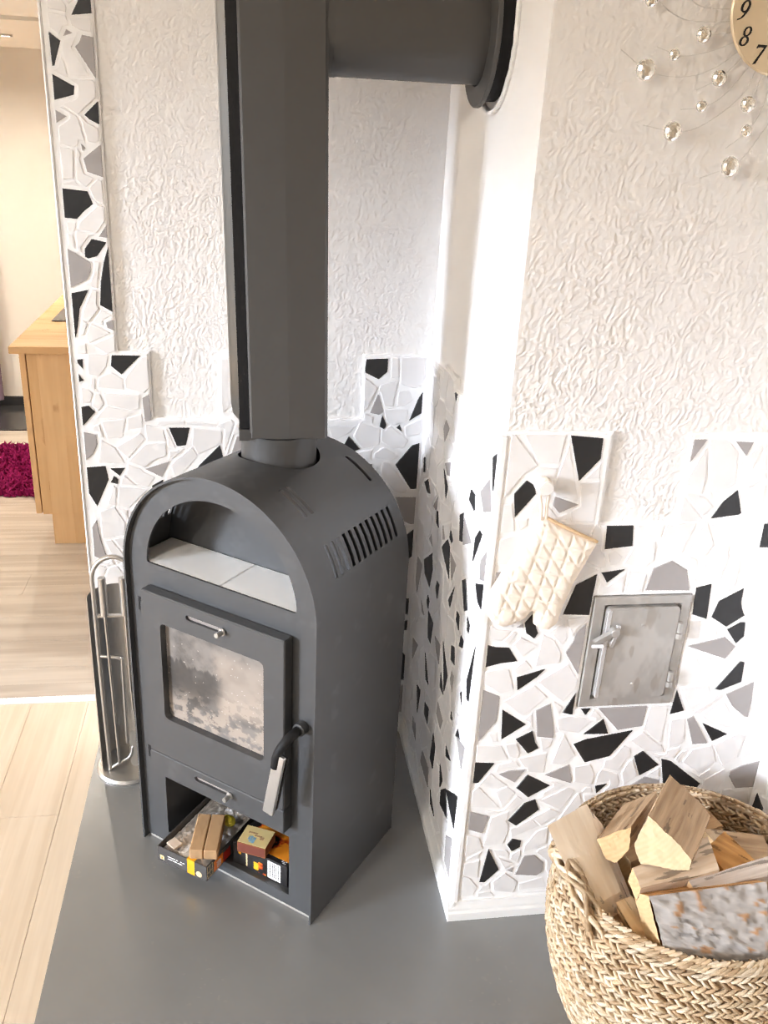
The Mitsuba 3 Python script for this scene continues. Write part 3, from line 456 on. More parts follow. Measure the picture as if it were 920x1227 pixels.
# cover: folded sheet, front and right side, open on the left
cov = Polygon([(0.0005, 1.5540), (0.0045, 1.5500), (0.070, 1.5475), (0.1345, 1.5500), (0.1400, 1.5555), (0.1400, 1.735), (0.1375, 1.735), (0.1375, 1.5570), (0.1335, 1.5530), (0.070, 1.5505), (0.0055, 1.5530), (0.0035, 1.5555), (0.0035, 1.572), (0.0005, 1.572)])
def plumb(m):                                         # the cover stands a little out of plumb
    m.vertices = m.vertices + np.c_[0.004 - (m.vertices[:, 2] - 0.975) * 0.020, np.zeros((len(m.vertices), 2))]; return m
fp('cover_panel', plumb(ext_xy(cov, 0.9745, 1.90)), 'pipe')
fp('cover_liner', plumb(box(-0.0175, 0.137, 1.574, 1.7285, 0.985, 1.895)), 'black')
fp('cover_floor', plumb(cat(box(0.0, 0.0085, 1.552, 1.6, 0.972, 0.9845), box(-0.0195, 0.0005, 1.573, 1.735, 0.962, 0.9835))), 'pipe')
hs = ext_xz(Polygon([(-0.0360, 1.90), (-0.0360, 0.985), (-0.0325, 0.962), (-0.018, 0.944), (0.13, 0.944), (0.13, 1.90)]), 1.744, 1.7465)
k = fp('heat_shield', plumb(cat(hs, box(-0.0360, -0.0335, 1.7365, 1.7465, 1.0, 1.90))), 'steel'); labels[k] = {'label': 'polished steel heat shield behind the cover'}
ZP = 1.6465; PY = 1.6280
fp('horizontal_pipe', cyl((0.120, PY, ZP), (XR - 0.006, PY, ZP), RP + 0.0015, 56), 'pipe', 30)
fp('pipe_collar', cyl((0.1400, PY, ZP), (0.1475, PY, ZP), RP + 0.0025, 56), 'pipe', 30)
def disc_x(x0, x1, y, z, r, c=0.0015): return bevelled_cyl((x0, y, z), (x1, y, z), r, c, 56)
rz = thing('wall_rosette', 'round dark grey metal rosette where the flue enters the wall', 'rosette')
ros = manifold(disc_x(0.3845, 0.3930, PY - 0.006, ZP + 0.004, 0.1130)) - manifold(cyl((0.37, PY, ZP), (0.42, PY, ZP), RP + 0.0035, 56))
emit(rz + '__plate', from_manifold(ros), 'pipe', 25)
emit(rz + '__gap_shade', from_manifold(manifold(cyl((0.3932, PY - 0.006, ZP + 0.004), (XR - 0.0005, PY - 0.006, ZP + 0.004), 0.102, 56)) - manifold(cyl((0.37, PY, ZP), (0.45, PY, ZP), RP + 0.0035, 56))), 'black', 25)  # solid black ring: shade of the open gap behind the plate, put into colour
r_ = np.random.default_rng(3); ang = np.linspace(0, 2 * np.pi, 90, endpoint=False)
rim = [(0.4125 + 0.002 * r_.random(), PY - 0.006 + (0.1175 + 0.0022 * r_.random()) * math.cos(t), ZP + 0.004 + (0.1175 + 0.0022 * r_.random()) * math.sin(t)) for t in ang]; rim.append(rim[0])
k = emit(rz + '__plaster_edge', tube(rim, 0.0042, 6, False), 'grout', True); labels[k] = {'label': 'ragged plaster edge of the wall opening'}
sc = tube(curve([(0.1325, 1.60, 1.566), (0.1345, 1.598, 1.560), (0.1325, 1.596, 1.550)], 8), 0.0016, 6); fp('screw', sc, 'black', True)

# ------------------------------------------------------------------ fireplace tool set beside the stove
TC = np.array([-0.302, 1.872]); tz = PLATE_Z
ts = thing('tool_stand', 'stainless steel fireplace tool stand with arched frame and curved back on a round base', 'tool stand')
def tp(key, m, bs='steel', smooth=30, parent=None): return emit(key, m, bs, smooth, parent or ts)
base = trimesh.creation.revolve(np.array([(0, 0), (0.0775, 0), (0.0785, 0.004), (0.074, 0.011), (0.05, 0.014), (0, 0.015)]), sections=48); base.apply_translation((TC[0], TC[1], tz)); tp('base_dish', base, 'brushed')
ang = np.linspace(math.radians(40), math.radians(205), 30); P = [(TC[0] + 0.066 * math.cos(a), TC[1] + 0.066 * math.sin(a)) for a in ang] + [(TC[0] + 0.0648 * math.cos(a), TC[1] + 0.0648 * math.sin(a)) for a in ang[::-1]]
tp('back_sheet', ext_xy(Polygon(P), tz + 0.012, 0.485), 'steel', 30)
ar = [(-0.343, 1.842, tz + 0.014), (-0.346, 1.842, 0.25), (-0.347, 1.842, 0.50)] + [(-0.300 + 0.047 * math.cos(t), 1.842 + 0.020 * math.sin(math.pi - t) * 0, 0.545 + 0.055 * math.sin(t)) for t in np.linspace(math.pi, 0, 14)] + [(-0.253, 1.842, 0.50), (-0.256, 1.842, tz + 0.014)]
tp('frame', tube(curve(ar, 80), 0.0052, 10), 'brushed', True)
tp('bracket', box(-0.345, -0.255, 1.838, 1.850, 0.448, 0.453, 0.0008), 'brushed')
tp('lower_rod', tube(curve([(-0.345, 1.842, 0.345), (-0.312, 1.838, 0.343), (-0.298, 1.838, 0.338), (-0.2955, 1.838, 0.322), (-0.298, 1.840, 0.10)], 24), 0.004, 8), 'brushed', True)
tp('foot_rod', tube(curve([(-0.340, 1.842, 0.025), (-0.315, 1.838, 0.045), (-0.293, 1.838, 0.060), (-0.285, 1.84, 0.09)], 14), 0.004, 8), 'brushed', True)
def tool(key, label, x, y, tail, tr):
    t = thing(key, label, 'fireplace tool', None)
    emit(t + '__grip', bevelled_cyl((x, y, 0.456), (x - 0.0005, y, 0.553), 0.0088, 0.0012, 20), 'brushed', 30)
    emit(t + '__rod', tube(curve(tail, 20), tr, 8), 'steel', True); return t
tool('fire_poker', 'steel poker hanging in the tool stand, the left one', -0.3245, 1.834, [(-0.3245, 1.834, 0.458), (-0.322, 1.834, 0.25), (-0.3195, 1.834, 0.045)], 0.0034)
t = tool('fire_shovel', 'steel shovel hanging in the tool stand, next to the stove', -0.2795, 1.834, [(-0.2795, 1.834, 0.458), (-0.279, 1.836, 0.25), (-0.274, 1.838, 0.13)], 0.0034)
emit(t + '__blade', ext_xz(rounded(-0.292, -0.256, 0.030, 0.135, 0.012), 1.837, 1.8385), 'brushed')

# ------------------------------------------------------------------ clean-out door in the wall
cd = thing('cleanout_door', 'small weathered zinc chimney clean-out door set in the tiled wall', 'metal door')
YF = YR - 0.010
fr = manifold(box(0.6085, 0.7925, YF - 0.0035, YR + 0.02, 0.5165, 0.750, 0.0012)) - manifold(box(0.628, 0.7755, YF - 0.05, YF + 0.02, 0.534, 0.735))
emit(cd + '__frame', from_manifold(fr), 'zinc')
lf = ext_xz(rounded(0.632, 0.771, 0.5385, 0.7315, 0.009), YF - 0.0100, YF + 0.004); lp = emit(cd + '__leaf', cat(lf, ext_xz(rounded(0.634, 0.769, 0.5405, 0.7295, 0.008), YF - 0.0112, YF - 0.0099)), 'zinc')
emit(cd + '__seal_strip', box(0.6325, 0.6405, YF - 0.0128, YF - 0.0098, 0.543, 0.727, 0.001), 'zinc_light')
for z in (0.681, 0.576):
    emit(cd + '__hinge', cat(bevelled_cyl((0.7765, YF - 0.010, z - 0.004), (0.7765, YF - 0.010, z + 0.017), 0.0052, 0.0008, 14), bevelled_cyl((0.7765, YF - 0.0112, z - 0.016), (0.7765, YF - 0.0112, z - 0.005), 0.0056, 0.0008, 14)), 'zinc', 30)
for z in (0.696, 0.571): emit(lp + '__rivet', bevelled_cyl((0.7025, YF - 0.0112, z), (0.7025, YF - 0.0135, z), 0.0032, 0.0012, 12), 'zinc', 30)
lt = emit(cd + '__latch', cat(bar(np.array((0.616, YF - 0.012, 0.662)), np.array((0.650, YF - 0.020, 0.690)), 0.0068, 0.004, 0.001), bevelled_cyl((0.647, YF - 0.011, 0.688), (0.647, YF - 0.026, 0.688), 0.0085, 0.0015, 16)), 'zinc', 30)
emit(lt + '__bolt', bar(np.array((0.612, YF - 0.012, 0.655)), np.array((0.630, YF - 0.022, 0.661)), 0.0042, 0.0035, 0.001), 'zinc_light')
emit(lt + '__lug', bar(np.array((0.6485, YF - 0.011, 0.652)), np.array((0.6545, YF - 0.017, 0.700)), 0.004, 0.0035, 0.0012), 'zinc_light')

# ------------------------------------------------------------------ hook and oven mitt
hk = thing('wall_hook', 'round white plastic hook on the tiled wall holding the oven mitt', 'hook')
emit(hk + '__knob', bevelled_cyl((0.480, YF - 0.004, 0.972), (0.480, YF - 0.034, 0.972), 0.0135, 0.0025, 32), 'white_plastic', 30)
emit(hk + '__stem', bevelled_cyl((0.480, YF - 0.0005, 0.972), (0.480, YF - 0.012, 0.972), 0.0085, 0.001, 24), 'white_plastic', 30)
MITT = [(0.480,0.913),(0.493,0.915),(0.513,0.904),(0.552,0.886),(0.589,0.867),(0.573,0.827),(0.559,0.793),(0.548,0.758),(0.541,0.728),(0.538,0.710),(0.523,0.697),(0.507,0.698),(0.494,0.709),(0.491,0.727),(0.491,0.741),(0.477,0.722),(0.454,0.709),(0.438,0.705),(0.424,0.710),(0.410,0.727),(0.405,0.745),(0.409,0.777),(0.429,0.819),(0.451,0.858),(0.467,0.894)]
def mitt_mesh(yc):
    pg = Polygon(MITT).buffer(0.003).buffer(-0.003, quad_segs=6); b_ = np.array(pg.exterior.segmentize(0.0035).coords)[:-1]
    x0, y0, x1, y1 = pg.bounds; gx, gy = np.meshgrid(np.arange(x0, x1, 0.0024), np.arange(y0, y1, 0.0024)); ins = pg.buffer(-0.0020)
    G = np.c_[gx.ravel(), gy.ravel()]; G = G[shapely.contains_xy(ins, G[:, 0], G[:, 1])]; A = np.vstack([b_, G])
    from scipy.spatial import Delaunay
    tri = Delaunay(A).simplices; cen = A[tri].mean(1); tri = tri[shapely.contains_xy(pg.buffer(1e-5), cen[:, 0], cen[:, 1])]
    ar_ = np.cross(A[tri[:, 1]] - A[tri[:, 0]], A[tri[:, 2]] - A[tri[:, 0]]); tri = tri[np.abs(ar_) > 1e-10]; ar_ = ar_[np.abs(ar_) > 1e-10]; tri[ar_ < 0] = tri[ar_ < 0][:, ::-1]
    dist = shapely.distance(pg.exterior, shapely.points(A)); dist[:len(b_)] = 0
    hgt = 0.0165 * np.sqrt(np.clip(1 - (1 - np.clip(dist / 0.026, 0, 1)) ** 2, 0, 1))
    q = np.zeros(len(A)); d0 = np.array([0.909, -0.417])                 # along the cuff
    for ang_ in (78, -12, 35):
        c_, s2 = math.cos(math.radians(ang_)), math.sin(math.radians(ang_)); w = (A[:, 0] * c_ + A[:, 1] * s2) / 0.0265; fr_ = np.abs(w - np.round(w)) * 0.0265
        q = np.maximum(q, np.exp(-(fr_ / 0.0026) ** 2))
    hgt = hgt * (1 - 0.15 * q * np.clip(dist / 0.006, 0, 1)) + 0.0010 * (meshkit.fbm(np.c_[A * 90, np.zeros(len(A))], 3) - 0.5) * np.clip(dist / 0.006, 0, 1)
    n = len(A); v = np.vstack([np.c_[A[:, 0], yc - hgt, A[:, 1]], np.c_[A[:, 0], yc + 0.45 * hgt + 1e-5, A[:, 1]]])
    return trimesh.Trimesh(v, np.vstack([tri, tri[:, ::-1] + n]), process=False)
mt = thing('oven_mitt', 'cream quilted oven mitt hanging from the white hook', 'oven mitt')
YM = YF - 0.0145
emit(mt + '__body', mitt_mesh(YM), 'mitt', True)
bn = curve([(0.493, YM - 0.003, 0.9145), (0.513, YM - 0.007, 0.9045), (0.552, YM - 0.009, 0.8860), (0.588, YM - 0.003, 0.8675)], 20)
emit(mt + '__cuff_binding', tube(bn, 0.0030, 8), 'mitt_band', True)
lp_ = curve([(0.482, YM - 0.004, 0.910), (0.4785, YM - 0.010, 0.935), (0.472, YM - 0.013, 0.962), (0.474, YM - 0.015, 0.984), (0.482, YM - 0.015, 0.9865), (0.489, YM - 0.013, 0.975), (0.488, YM - 0.009, 0.945), (0.4915, YM - 0.004, 0.913)], 42)
emit(mt + '__loop', tube(lp_, 0.0030, 8), 'mitt', True)

# ------------------------------------------------------------------ wall clock
ck = thing('wall_clock', 'round pale gold wall clock with curved wires and crystals', 'clock')
CC = np.array([0.7453, 1.6775]); CR = 0.0850; YK = YR - 0.030
emit(ck + '__face', bevelled_cyl((CC[0], YK + 0.006, CC[1]), (CC[0], YK, CC[1]), CR, 0.002, 64), 'clock_face', 25)
emit(ck + '__movement', bevelled_cyl((CC[0], YR - 0.0005, CC[1]), (CC[0], YK + 0.0065, CC[1]), 0.035, 0.002, 24), 'black', 25)
def ell(cx, cy, a, b_): return Polygon([(cx + a * math.cos(t), cy + b_ * math.sin(t)) for t in np.linspace(0, 2 * np.pi, 40)[:-1]])
def digit(d):
    if d == '8': g = ell(0, 0.245, 0.26, 0.255).difference(ell(0, 0.245, 0.15, 0.20)).union(ell(0, 0.735, 0.23, 0.25).difference(ell(0, 0.735, 0.13, 0.20)))
    elif d == '0': g = ell(0, 0.49, 0.28, 0.5).difference(ell(0, 0.49, 0.16, 0.44))
    elif d in '96':
        g = ell(0, 0.68, 0.26, 0.31).difference(ell(0, 0.68, 0.14, 0.25))
        g = g.union(Polygon([(0.25, 0.72), (0.24, 0.50), (0.12, 0.20), (-0.05, 0.03), (-0.22, -0.02), (-0.22, 0.03), (-0.05, 0.10), (0.04, 0.25), (0.13, 0.52), (0.14, 0.72)]))
        if d == '6':
            from shapely import affinity; g = affinity.rotate(g, 180, (0, 0.49))
    elif d == '7': g = Polygon([(-0.26, 0.98), (0.28, 0.98), (0.28, 0.93), (-0.02, 0.0), (-0.14, 0.0), (0.16, 0.86), (-0.20, 0.86), (-0.24, 0.80), (-0.28, 0.80)])
    else: g = Polygon([(0.06, 0.98), (-0.14, 0.88), (-0.14, 0.84), (-0.04, 0.87), (-0.04, 0.03), (-0.14, 0.0), (0.18, 0.0), (0.08, 0.03), (0.08, 0.98)])
    return g
from shapely import affinity
NUM = {7: 210, 8: 240, 9: 270, 10: 300, 6: 180, 5: 150, 11: 330, 12: 0, 4: 120, 3: 90, 2: 60, 1: 30}
for hr, a in NUM.items():
    if hr in (1, 2, 3, 4, 5, 10, 11, 12): continue          # the frame shows 9, 8 and 7; 6 is just outside
    g = unary_union([affinity.translate(digit(c), 0.55 * i - 0.275 * (len(str(hr)) - 1), 0) for i, c in enumerate(str(hr))])
    g = affinity.skew(g.buffer(0.006), 14, 0, origin=(0, 0)); s2 = 0.0245
    p_ = np.array({9: (0.6778, 1.6716), 8: (0.6866, 1.6404), 7: (0.7108, 1.6191)}.get(hr, CC + 0.066 * np.array([math.sin(math.radians(a)), math.cos(math.radians(a))])))
    g = affinity.translate(affinity.scale(g, s2, s2, origin=(0, 0)), p_[0] - 0.002, p_[1] - s2 / 2)
    emit(ck + '__numeral', ext_xz(g, YK - 0.0012, YK - 0.0002), 'ink')
def hand(a, L, w):
    d_ = np.array([math.sin(math.radians(a)), math.cos(math.radians(a))]); n2 = np.array([d_[1], -d_[0]]); return Polygon([CC + n2 * w, CC - n2 * w, CC + d_ * L - n2 * w * 0.3, CC + d_ * L + n2 * w * 0.3])
for a, L, w in ((72, 0.045, 0.003), (20, 0.070, 0.0022)): emit(ck + '__hand', ext_xz(hand(a, L, w), YK - 0.0035, YK - 0.0022), 'ink')
WIRES = [[(0.599,1.685),(0.613,1.676),(0.633,1.672),(0.666,1.673)],
[(0.536,1.683),(0.548,1.677),(0.557,1.677),(0.580,1.663),(0.612,1.655),(0.667,1.658)],
[(0.620,1.639),(0.632,1.639),(0.649,1.641),(0.671,1.645)],
[(0.566,1.621),(0.595,1.613),(0.611,1.612),(0.643,1.619),(0.675,1.632)],
[(0.514,1.615),(0.556,1.591),(0.594,1.585),(0.630,1.589),(0.662,1.603),(0.686,1.622)],
[(0.634,1.570),(0.665,1.586),(0.682,1.602),(0.692,1.613)],
[(0.615,1.544),(0.649,1.549),(0.677,1.566),(0.706,1.603)],
[(0.563,1.521),(0.611,1.515),(0.644,1.521),(0.681,1.545),(0.708,1.572),(0.716,1.594)],
[(0.705,1.552),(0.718,1.556),(0.726,1.584),(0.729,1.594)],
[(0.694,1.496),(0.723,1.520),(0.737,1.546),(0.742,1.572)],
[(0.662,1.454),(0.708,1.472),(0.725,1.486),(0.744,1.516),(0.757,1.545)]]
YW = YR - 0.019
for w in WIRES:
    d_ = CC - np.array(w[-1]); w2 = w + [tuple(np.array(w[-1]) + d_ * 0.35)]
    emit(ck + '__wire', tube(np.c_[curve(w2, 36)[:, 0], np.full(len(curve(w2, 36)), YW), curve(w2, 36)[:, 1]], 0.0007, 6), 'wire', True)
GEMS = [(0.632,1.640,.011),(0.594,1.613,.0079),(0.555,1.592,.0146),(0.666,1.587,.0113),(0.647,1.550,.0082),(0.609,1.515,.0139),(0.717,1.556,.0115),(0.723,1.521,.0084),(0.707,1.472,.0144),(0.549,1.677,.0095)]
def gem_mesh(x, z, r):
    rr = np.random.default_rng(int(x * 1000)); P = []
    for q, hh, nn, of in ((1.0, 0.0, 18, 0), (0.92, 0.30, 14, 0.1), (0.66, 0.52, 10, 0.2), (0.33, 0.60, 6, 0.0)):
        for a in np.arange(nn) / nn * 2 * np.pi + of: P.append((x + q * r * math.cos(a), YW + 0.002 - hh * r, z + q * r * math.sin(a)))
    P += [(x + 0.8 * r * math.cos(a), YW + 0.004, z + 0.8 * r * math.sin(a)) for a in np.arange(12) / 12 * 2 * np.pi]
    return trimesh.convex.convex_hull(np.array(P))
for x, z, r in GEMS:
    emit(ck + '__crystal', gem_mesh(x, z, r * 0.96), 'gem')
# ------------------------------------------------------------------ cartons in the wood compartment (stove frame)
def placed(m, x, y, z, rot=0.0, tilt=0.0):
    m = m.copy(); m.apply_transform(trimesh.transformations.rotation_matrix(math.radians(tilt), (1, 0, 0))); m.apply_transform(trimesh.transformations.rotation_matrix(math.radians(rot), (0, 0, 1))); m.apply_translation((x, y, z)); return SL(m)
Z0 = 0.0347
bx = thing('firelighter_box', 'dark grey open carton of firelighters with a yellow stripe sticking out of the stove', 'box')
LW, LD, LH = 0.126, 0.205, 0.0385
def lb(key, m, bs, smooth=False, parent=None): return emit(key, placed(m, 0.1015, -0.0585, Z0, 4.0), bs, smooth, parent or bx)
lb('tray', cat(box(0, LW, 0, 0.0012, 0, LH), box(0, LW, LD - 0.0012, LD, 0, LH), box(0, 0.0012, 0.0012, LD - 0.0012, 0, LH), box(LW - 0.0012, LW, 0.0012, LD - 0.0012, 0, LH), box(0.0012, LW - 0.0012, 0.0012, LD - 0.0012, 0, 0.0012)), 'carton_grey')
lb('inner_lining', box(0.0016, LW - 0.0016, 0.0016, LD - 0.0016, 0.0014, 0.016), 'carton_inner')
def fpatch(x0, x1, z0, z1, y=-0.0004): return box(x0, x1, y, y + 0.0003, z0, z1)
lb('yellow_stripe', cat(fpatch(0.077, 0.096, 0.0005, LH), box(0.077, 0.096, 0.0, 0.03, LH, LH + 0.0006)), 'yellow')
lb('print', cat(*[box(x, x + w, -0.0006, -0.0002, z, z + 0.0026) for x, w, z in ((0.026, 0.009, 0.0195), (0.0362, 0.0105, 0.0195), (0.048, 0.005, 0.0195), (0.059, 0.004, 0.0192), (0.065, 0.005, 0.0192), (0.026, 0.012, 0.0135), (0.040, 0.010, 0.0133), (0.052, 0.012, 0.0131))]), 'print_white')
lb('print', fpatch(0.006, 0.017, 0.006, 0.017), 'print_cream'); lb('print', ext_xz(Point(0.107, 0.010).buffer(0.0075), -0.0005, -0.0002), 'print_cream')
lb('print', cat(fpatch(0.0095, 0.0135, 0.009, 0.0135, -0.0007)), 'orange')
def spatch(y0, y1, z0, z1): return box(LW + 0.0001, LW + 0.0005, y0, y1, z0, z1)
lb('print', cat(*[box(LW + 0.0001, LW + 0.0006, y, y + w, z, z + hh) for y, w, z, hh in ((0.003, 0.0012, 0.003, 0.031), (0.003, 0.018, 0.003, 0.0012), (0.0205, 0.0012, 0.003, 0.031), (0.003, 0.018, 0.033, 0.0012), (0.003, 0.018, 0.017, 0.0012), (0.0115, 0.0012, 0.003, 0.031))]), 'print_cream')
lb('print', spatch(0.026, 0.058, 0.002, 0.030), 'orange'); lb('print', spatch(0.036, 0.050, 0.004, 0.022), 'print_white'); lb('print', spatch(0.060, 0.085, 0.001, 0.026), 'red')
r_ = np.random.default_rng(5)
gx, gy = np.meshgrid(np.linspace(0.003, LW - 0.003, 40), np.linspace(0.003, LD - 0.004, 60), indexing='ij'); G = np.c_[gx.ravel(), gy.ravel()]
hz = 0.017 + 0.018 * np.abs(2 * meshkit.fbm(np.c_[G * [70, 34], np.zeros(len(G))], 3, 4) - 1) ** 0.6 * np.clip(np.minimum.reduce([G[:, 0] - 0.002, LW - 0.002 - G[:, 0], G[:, 1], LD - G[:, 1]]) / 0.012, 0.2, 1) + 0.006 * meshkit.noise(np.c_[G * 150, np.zeros(len(G))], 2)
F = [(i * 60 + j, (i + 1) * 60 + j, (i + 1) * 60 + j + 1, i * 60 + j + 1) for i in range(39) for j in range(59)]; F = np.array(F); F = np.vstack([F[:, [0, 1, 2]], F[:, [0, 2, 3]]])
bag = thing('plastic_bag', 'crumpled clear plastic bag inside the open carton', 'plastic bag'); emit(bag, placed(trimesh.Trimesh(np.c_[G, hz], F, process=False), 0.1015, -0.0585, Z0, 4.0), 'plastic_bag', True)
bl = thing('firelighter_block', 'brown fibre firelighter block with a groove down its middle lying on the carton', 'firelighter')
def fb(key, m, bs='fibre', parent=bl): return emit(key, placed(m, 0.2085, -0.036, Z0 + LH - 0.001, 30.0, 3.0), bs, False, parent)
for x0, x1 in ((-0.029, -0.0008), (0.0008, 0.029)): fb('half', box(x0, x1, 0.0, 0.103, 0.0, 0.026, 0.0018))
fb('web', box(-0.027, 0.027, 0.003, 0.100, 0.001, 0.018))
single('wood_chip', placed(box(-0.014, 0.014, 0, 0.022, 0, 0.005, 0.001), 0.124, -0.044, Z0 + 0.033, -12, 3), 'firebrick', 'small reddish wood chip at the front left corner of the open carton', 'wood chip')
g = trimesh.creation.icosphere(3, 1.0); g.vertices = g.vertices * np.array([0.017, 0.013, 0.010]) * (0.8 + 0.4 * meshkit.fbm(g.vertices * 2 + 3, 3))[:, None]
single('yellow_wrapper', placed(g, 0.185, 0.075, Z0 + LH + 0.008), 'yellow_film', 'small crumpled yellow wrapper behind the brown block', 'wrapper', True)
b2 = thing('flame_box', 'black carton with orange flames and a barcode lying in the wood compartment', 'box')
BW, BD, BH = 0.139, 0.098, 0.0545
def rb(key, m, bs, smooth=False): return emit(key, placed(m, 0.2385, 0.024, Z0, 1.0), bs, smooth, b2)
rb('carton', box(0, BW, 0, BD, 0, BH, 0.0006), 'carton_black'); rb('flame_print', box(0.012, BW - 0.003, 0.012, BD - 0.003, BH, BH + 0.0004), 'carton_flame'); rb('flame_print', box(0.066, 0.086, -0.0005, -0.0001, 0.004, 0.033), 'carton_flame')
rb('barcode', box(0.090, 0.123, -0.0006, -0.0002, 0.004, 0.050), 'print_white'); rb('barcode_lines', cat(*[box(x, x + 0.0011, -0.0009, -0.0006, 0.009, 0.047) for x in (0.096, 0.102, 0.1065, 0.1115, 0.117)]), 'carton_grey')
rb('print', box(0.014, 0.021, -0.0005, -0.0001, 0.030, 0.050), 'yellow'); rb('print', box(0.054, 0.066, -0.0005, -0.0001, 0.008, 0.028), 'yellow'); rb('print', box(0.034, 0.0375, -0.0005, -0.0001, 0.006, 0.044), 'print_cream')
rb('print', cat(*[box(0.120 + i * 0.0042, 0.123 + i * 0.0042, 0.004 + j * 0.003, 0.0062 + j * 0.003, BH + 0.0004, BH + 0.0008) for i in range(3) for j in range(3) if (i + j) % 3]), 'print_white')
mb = thing('matchbox', 'small matchbox with a cream top and a drawing on it lying on the flame carton', 'matchbox')
def mm(key, m, bs): return emit(key, placed(m, 0.289, 0.039, Z0 + BH + 0.0006, 13.0), bs, False, mb)
mm('body', box(-0.032, 0.032, -0.026, 0.026, 0, 0.0265, 0.0005), 'matchbox_side'); mm('top_label', box(-0.0315, 0.0315, -0.0255, 0.0255, 0.0265, 0.027), 'matchbox_top')
mm('side_label', box(-0.030, 0.030, -0.0264, -0.026, 0.003, 0.024), 'maroon'); mm('drawing', cat(box(-0.010, -0.005, -0.018, -0.001, 0.027, 0.0274), box(-0.004, 0.002, -0.020, -0.004, 0.027, 0.0274), box(-0.014, -0.011, -0.013, -0.003, 0.027, 0.0274)), 'print_blue')
mm('drawing', cat(box(-0.020, 0.000, 0.006, 0.010, 0.027, 0.0274), box(-0.004, 0.012, 0.000, 0.004, 0.027, 0.0274), box(0.010, 0.018, -0.006, 0.002, 0.027, 0.0274)), 'fibre')
b3 = thing('black_box', 'black carton with white print lying behind the matchbox', 'box')
emit(b3 + '__carton', placed(box(0, 0.115, 0, 0.085, 0, 0.062, 0.0006), 0.232, 0.128, Z0, 2.0), 'carton_black')
emit(b3 + '__print', placed(cat(*[box(0.020 + 0.009 * i, 0.0255 + 0.009 * i, 0.012, 0.026, 0.062, 0.0624) for i in range(3)]), 0.232, 0.128, Z0, 2.0), 'print_white')
emit(b3 + '__print', placed(box(0.001, 0.018, 0.02, 0.05, 0.062, 0.0624), 0.232, 0.128, Z0, 2.0), 'orange')

# ------------------------------------------------------------------ kitchen beyond the opening
kc = thing('kitchen_cabinet', 'beech kitchen base cabinet with a solid wood worktop beside the tiled wall', 'cabinet')
emit(kc + '__side_panel', box(-0.752, -0.22, 3.185, 3.203, 0.125, 0.733, 0.001), 'beech')
dr_ = emit(kc + '__door', box(-0.776, -0.756, 3.186, 3.75, 0.127, 0.731, 0.0015), 'beech')
emit(kc + '__door', box(-0.776, -0.756, 3.754, 4.20, 0.127, 0.731, 0.0015), 'beech')
emit(kc + '__carcass', box(-0.752, -0.22, 3.204, 4.20, 0.125, 0.732), 'beech'); emit(kc + '__plinth', box(-0.722, -0.24, 3.192, 4.20, 0.001, 0.1245), 'beech')
single('worktop', box(-0.799, -0.20, 3.150, 4.22, 0.7335, 0.7585, 0.002), 'beech_top', 'solid beech worktop with a dark hob on it', 'worktop')
single('hob', box(-0.735, -0.35, 3.57, 3.95, 0.7588, 0.7635, 0.001), 'hob', 'edge of a black glass hob lying on the beech worktop', 'hob')
single('door_mat', box(-2.2, -1.10, 4.545, 4.97, 0.0004, 0.006, 0.001), 'hob', 'dark mat on the floor at the far kitchen wall', 'mat')
single('curtain', cat(*[cyl((-1.315 - 0.026 * i, 4.93, 0.05), (-1.315 - 0.026 * i, 4.93, 1.70), 0.016, 12) for i in range(10)]), 'lilac', 'grey lilac curtain at the far kitchen wall', 'curtain', True)
rg = thing('shaggy_rug', 'deep magenta shaggy rug on the kitchen floor', 'rug'); r_ = np.random.default_rng(9)
emit(rg + '__backing', box(-1.75, -0.905, 3.68, 4.26, 0.0004, 0.008, 0.002), 'rug')
Vt, Ft = [], []
for i in range(5200):
    x, y = r_.uniform(-1.76, -0.885), r_.uniform(3.655, 4.27); a = r_.uniform(0, 6.28); w = 0.010; t_ = r_.normal(0, 0.022, 2); n0 = len(Vt); hh = r_.uniform(0.018, 0.040)
    Vt += [(x + w * math.cos(a + q), y + w * math.sin(a + q), 0.004) for q in (0, 2.1, 4.2)] + [(x + t_[0] * 0.6 + 0.7 * w * math.cos(a + q), y + t_[1] * 0.6 + 0.7 * w * math.sin(a + q), hh * 0.7) for q in (0, 2.1, 4.2)] + [(x + t_[0], y + t_[1], hh)]
    for j in range(3): k = (j + 1) % 3; Ft += [(n0 + j, n0 + k, n0 + 3 + k), (n0 + j, n0 + 3 + k, n0 + 3 + j), (n0 + 3 + j, n0 + 3 + k, n0 + 6)]
k = emit(rg + '__pile', trimesh.Trimesh(Vt, Ft, process=False), 'rug'); labels[k] = {'kind': 'stuff'}
def spot(x, y, z, p, label, r=0.016):
    t = thing('ceiling_spot', label, 'spotlight', 'recessed kitchen spots')
    emit(t + '__ring', trimesh.creation.annulus(r_min=r + 0.0005, r_max=r + 0.012, height=0.008, sections=32, transform=trimesh.transformations.translation_matrix((x, y, z - 0.0038))), 'brushed', 30)
    d = trimesh.creation.cylinder(r, 0.003, sections=24); d.apply_translation((x, y, z - 0.0015)); d.apply_scale(S)
    scene[t + '__bulb'] = {**mikit.ply(d, M('print_white')), 'emitter': {'type': 'area', 'radiance': rgb([q for q in p])}}
for x, y, w in ((-0.923, 4.145, 'nearest the tiled wall end'), (-1.75, 4.2, 'added unseen to brighten the kitchen, further in'), (-1.75, 3.0, 'added unseen to brighten the kitchen, by the threshold'), (-2.5, 3.6, 'added unseen to brighten the kitchen, furthest left')): spot(x, y, KCEIL + (0 if y > 3.47 else 0.012), [q * 14 for q in SPOT_POWER], 'small recessed spotlight in the kitchen ceiling, ' + w)  # only the first spot is real; the others are added for kitchen brightness
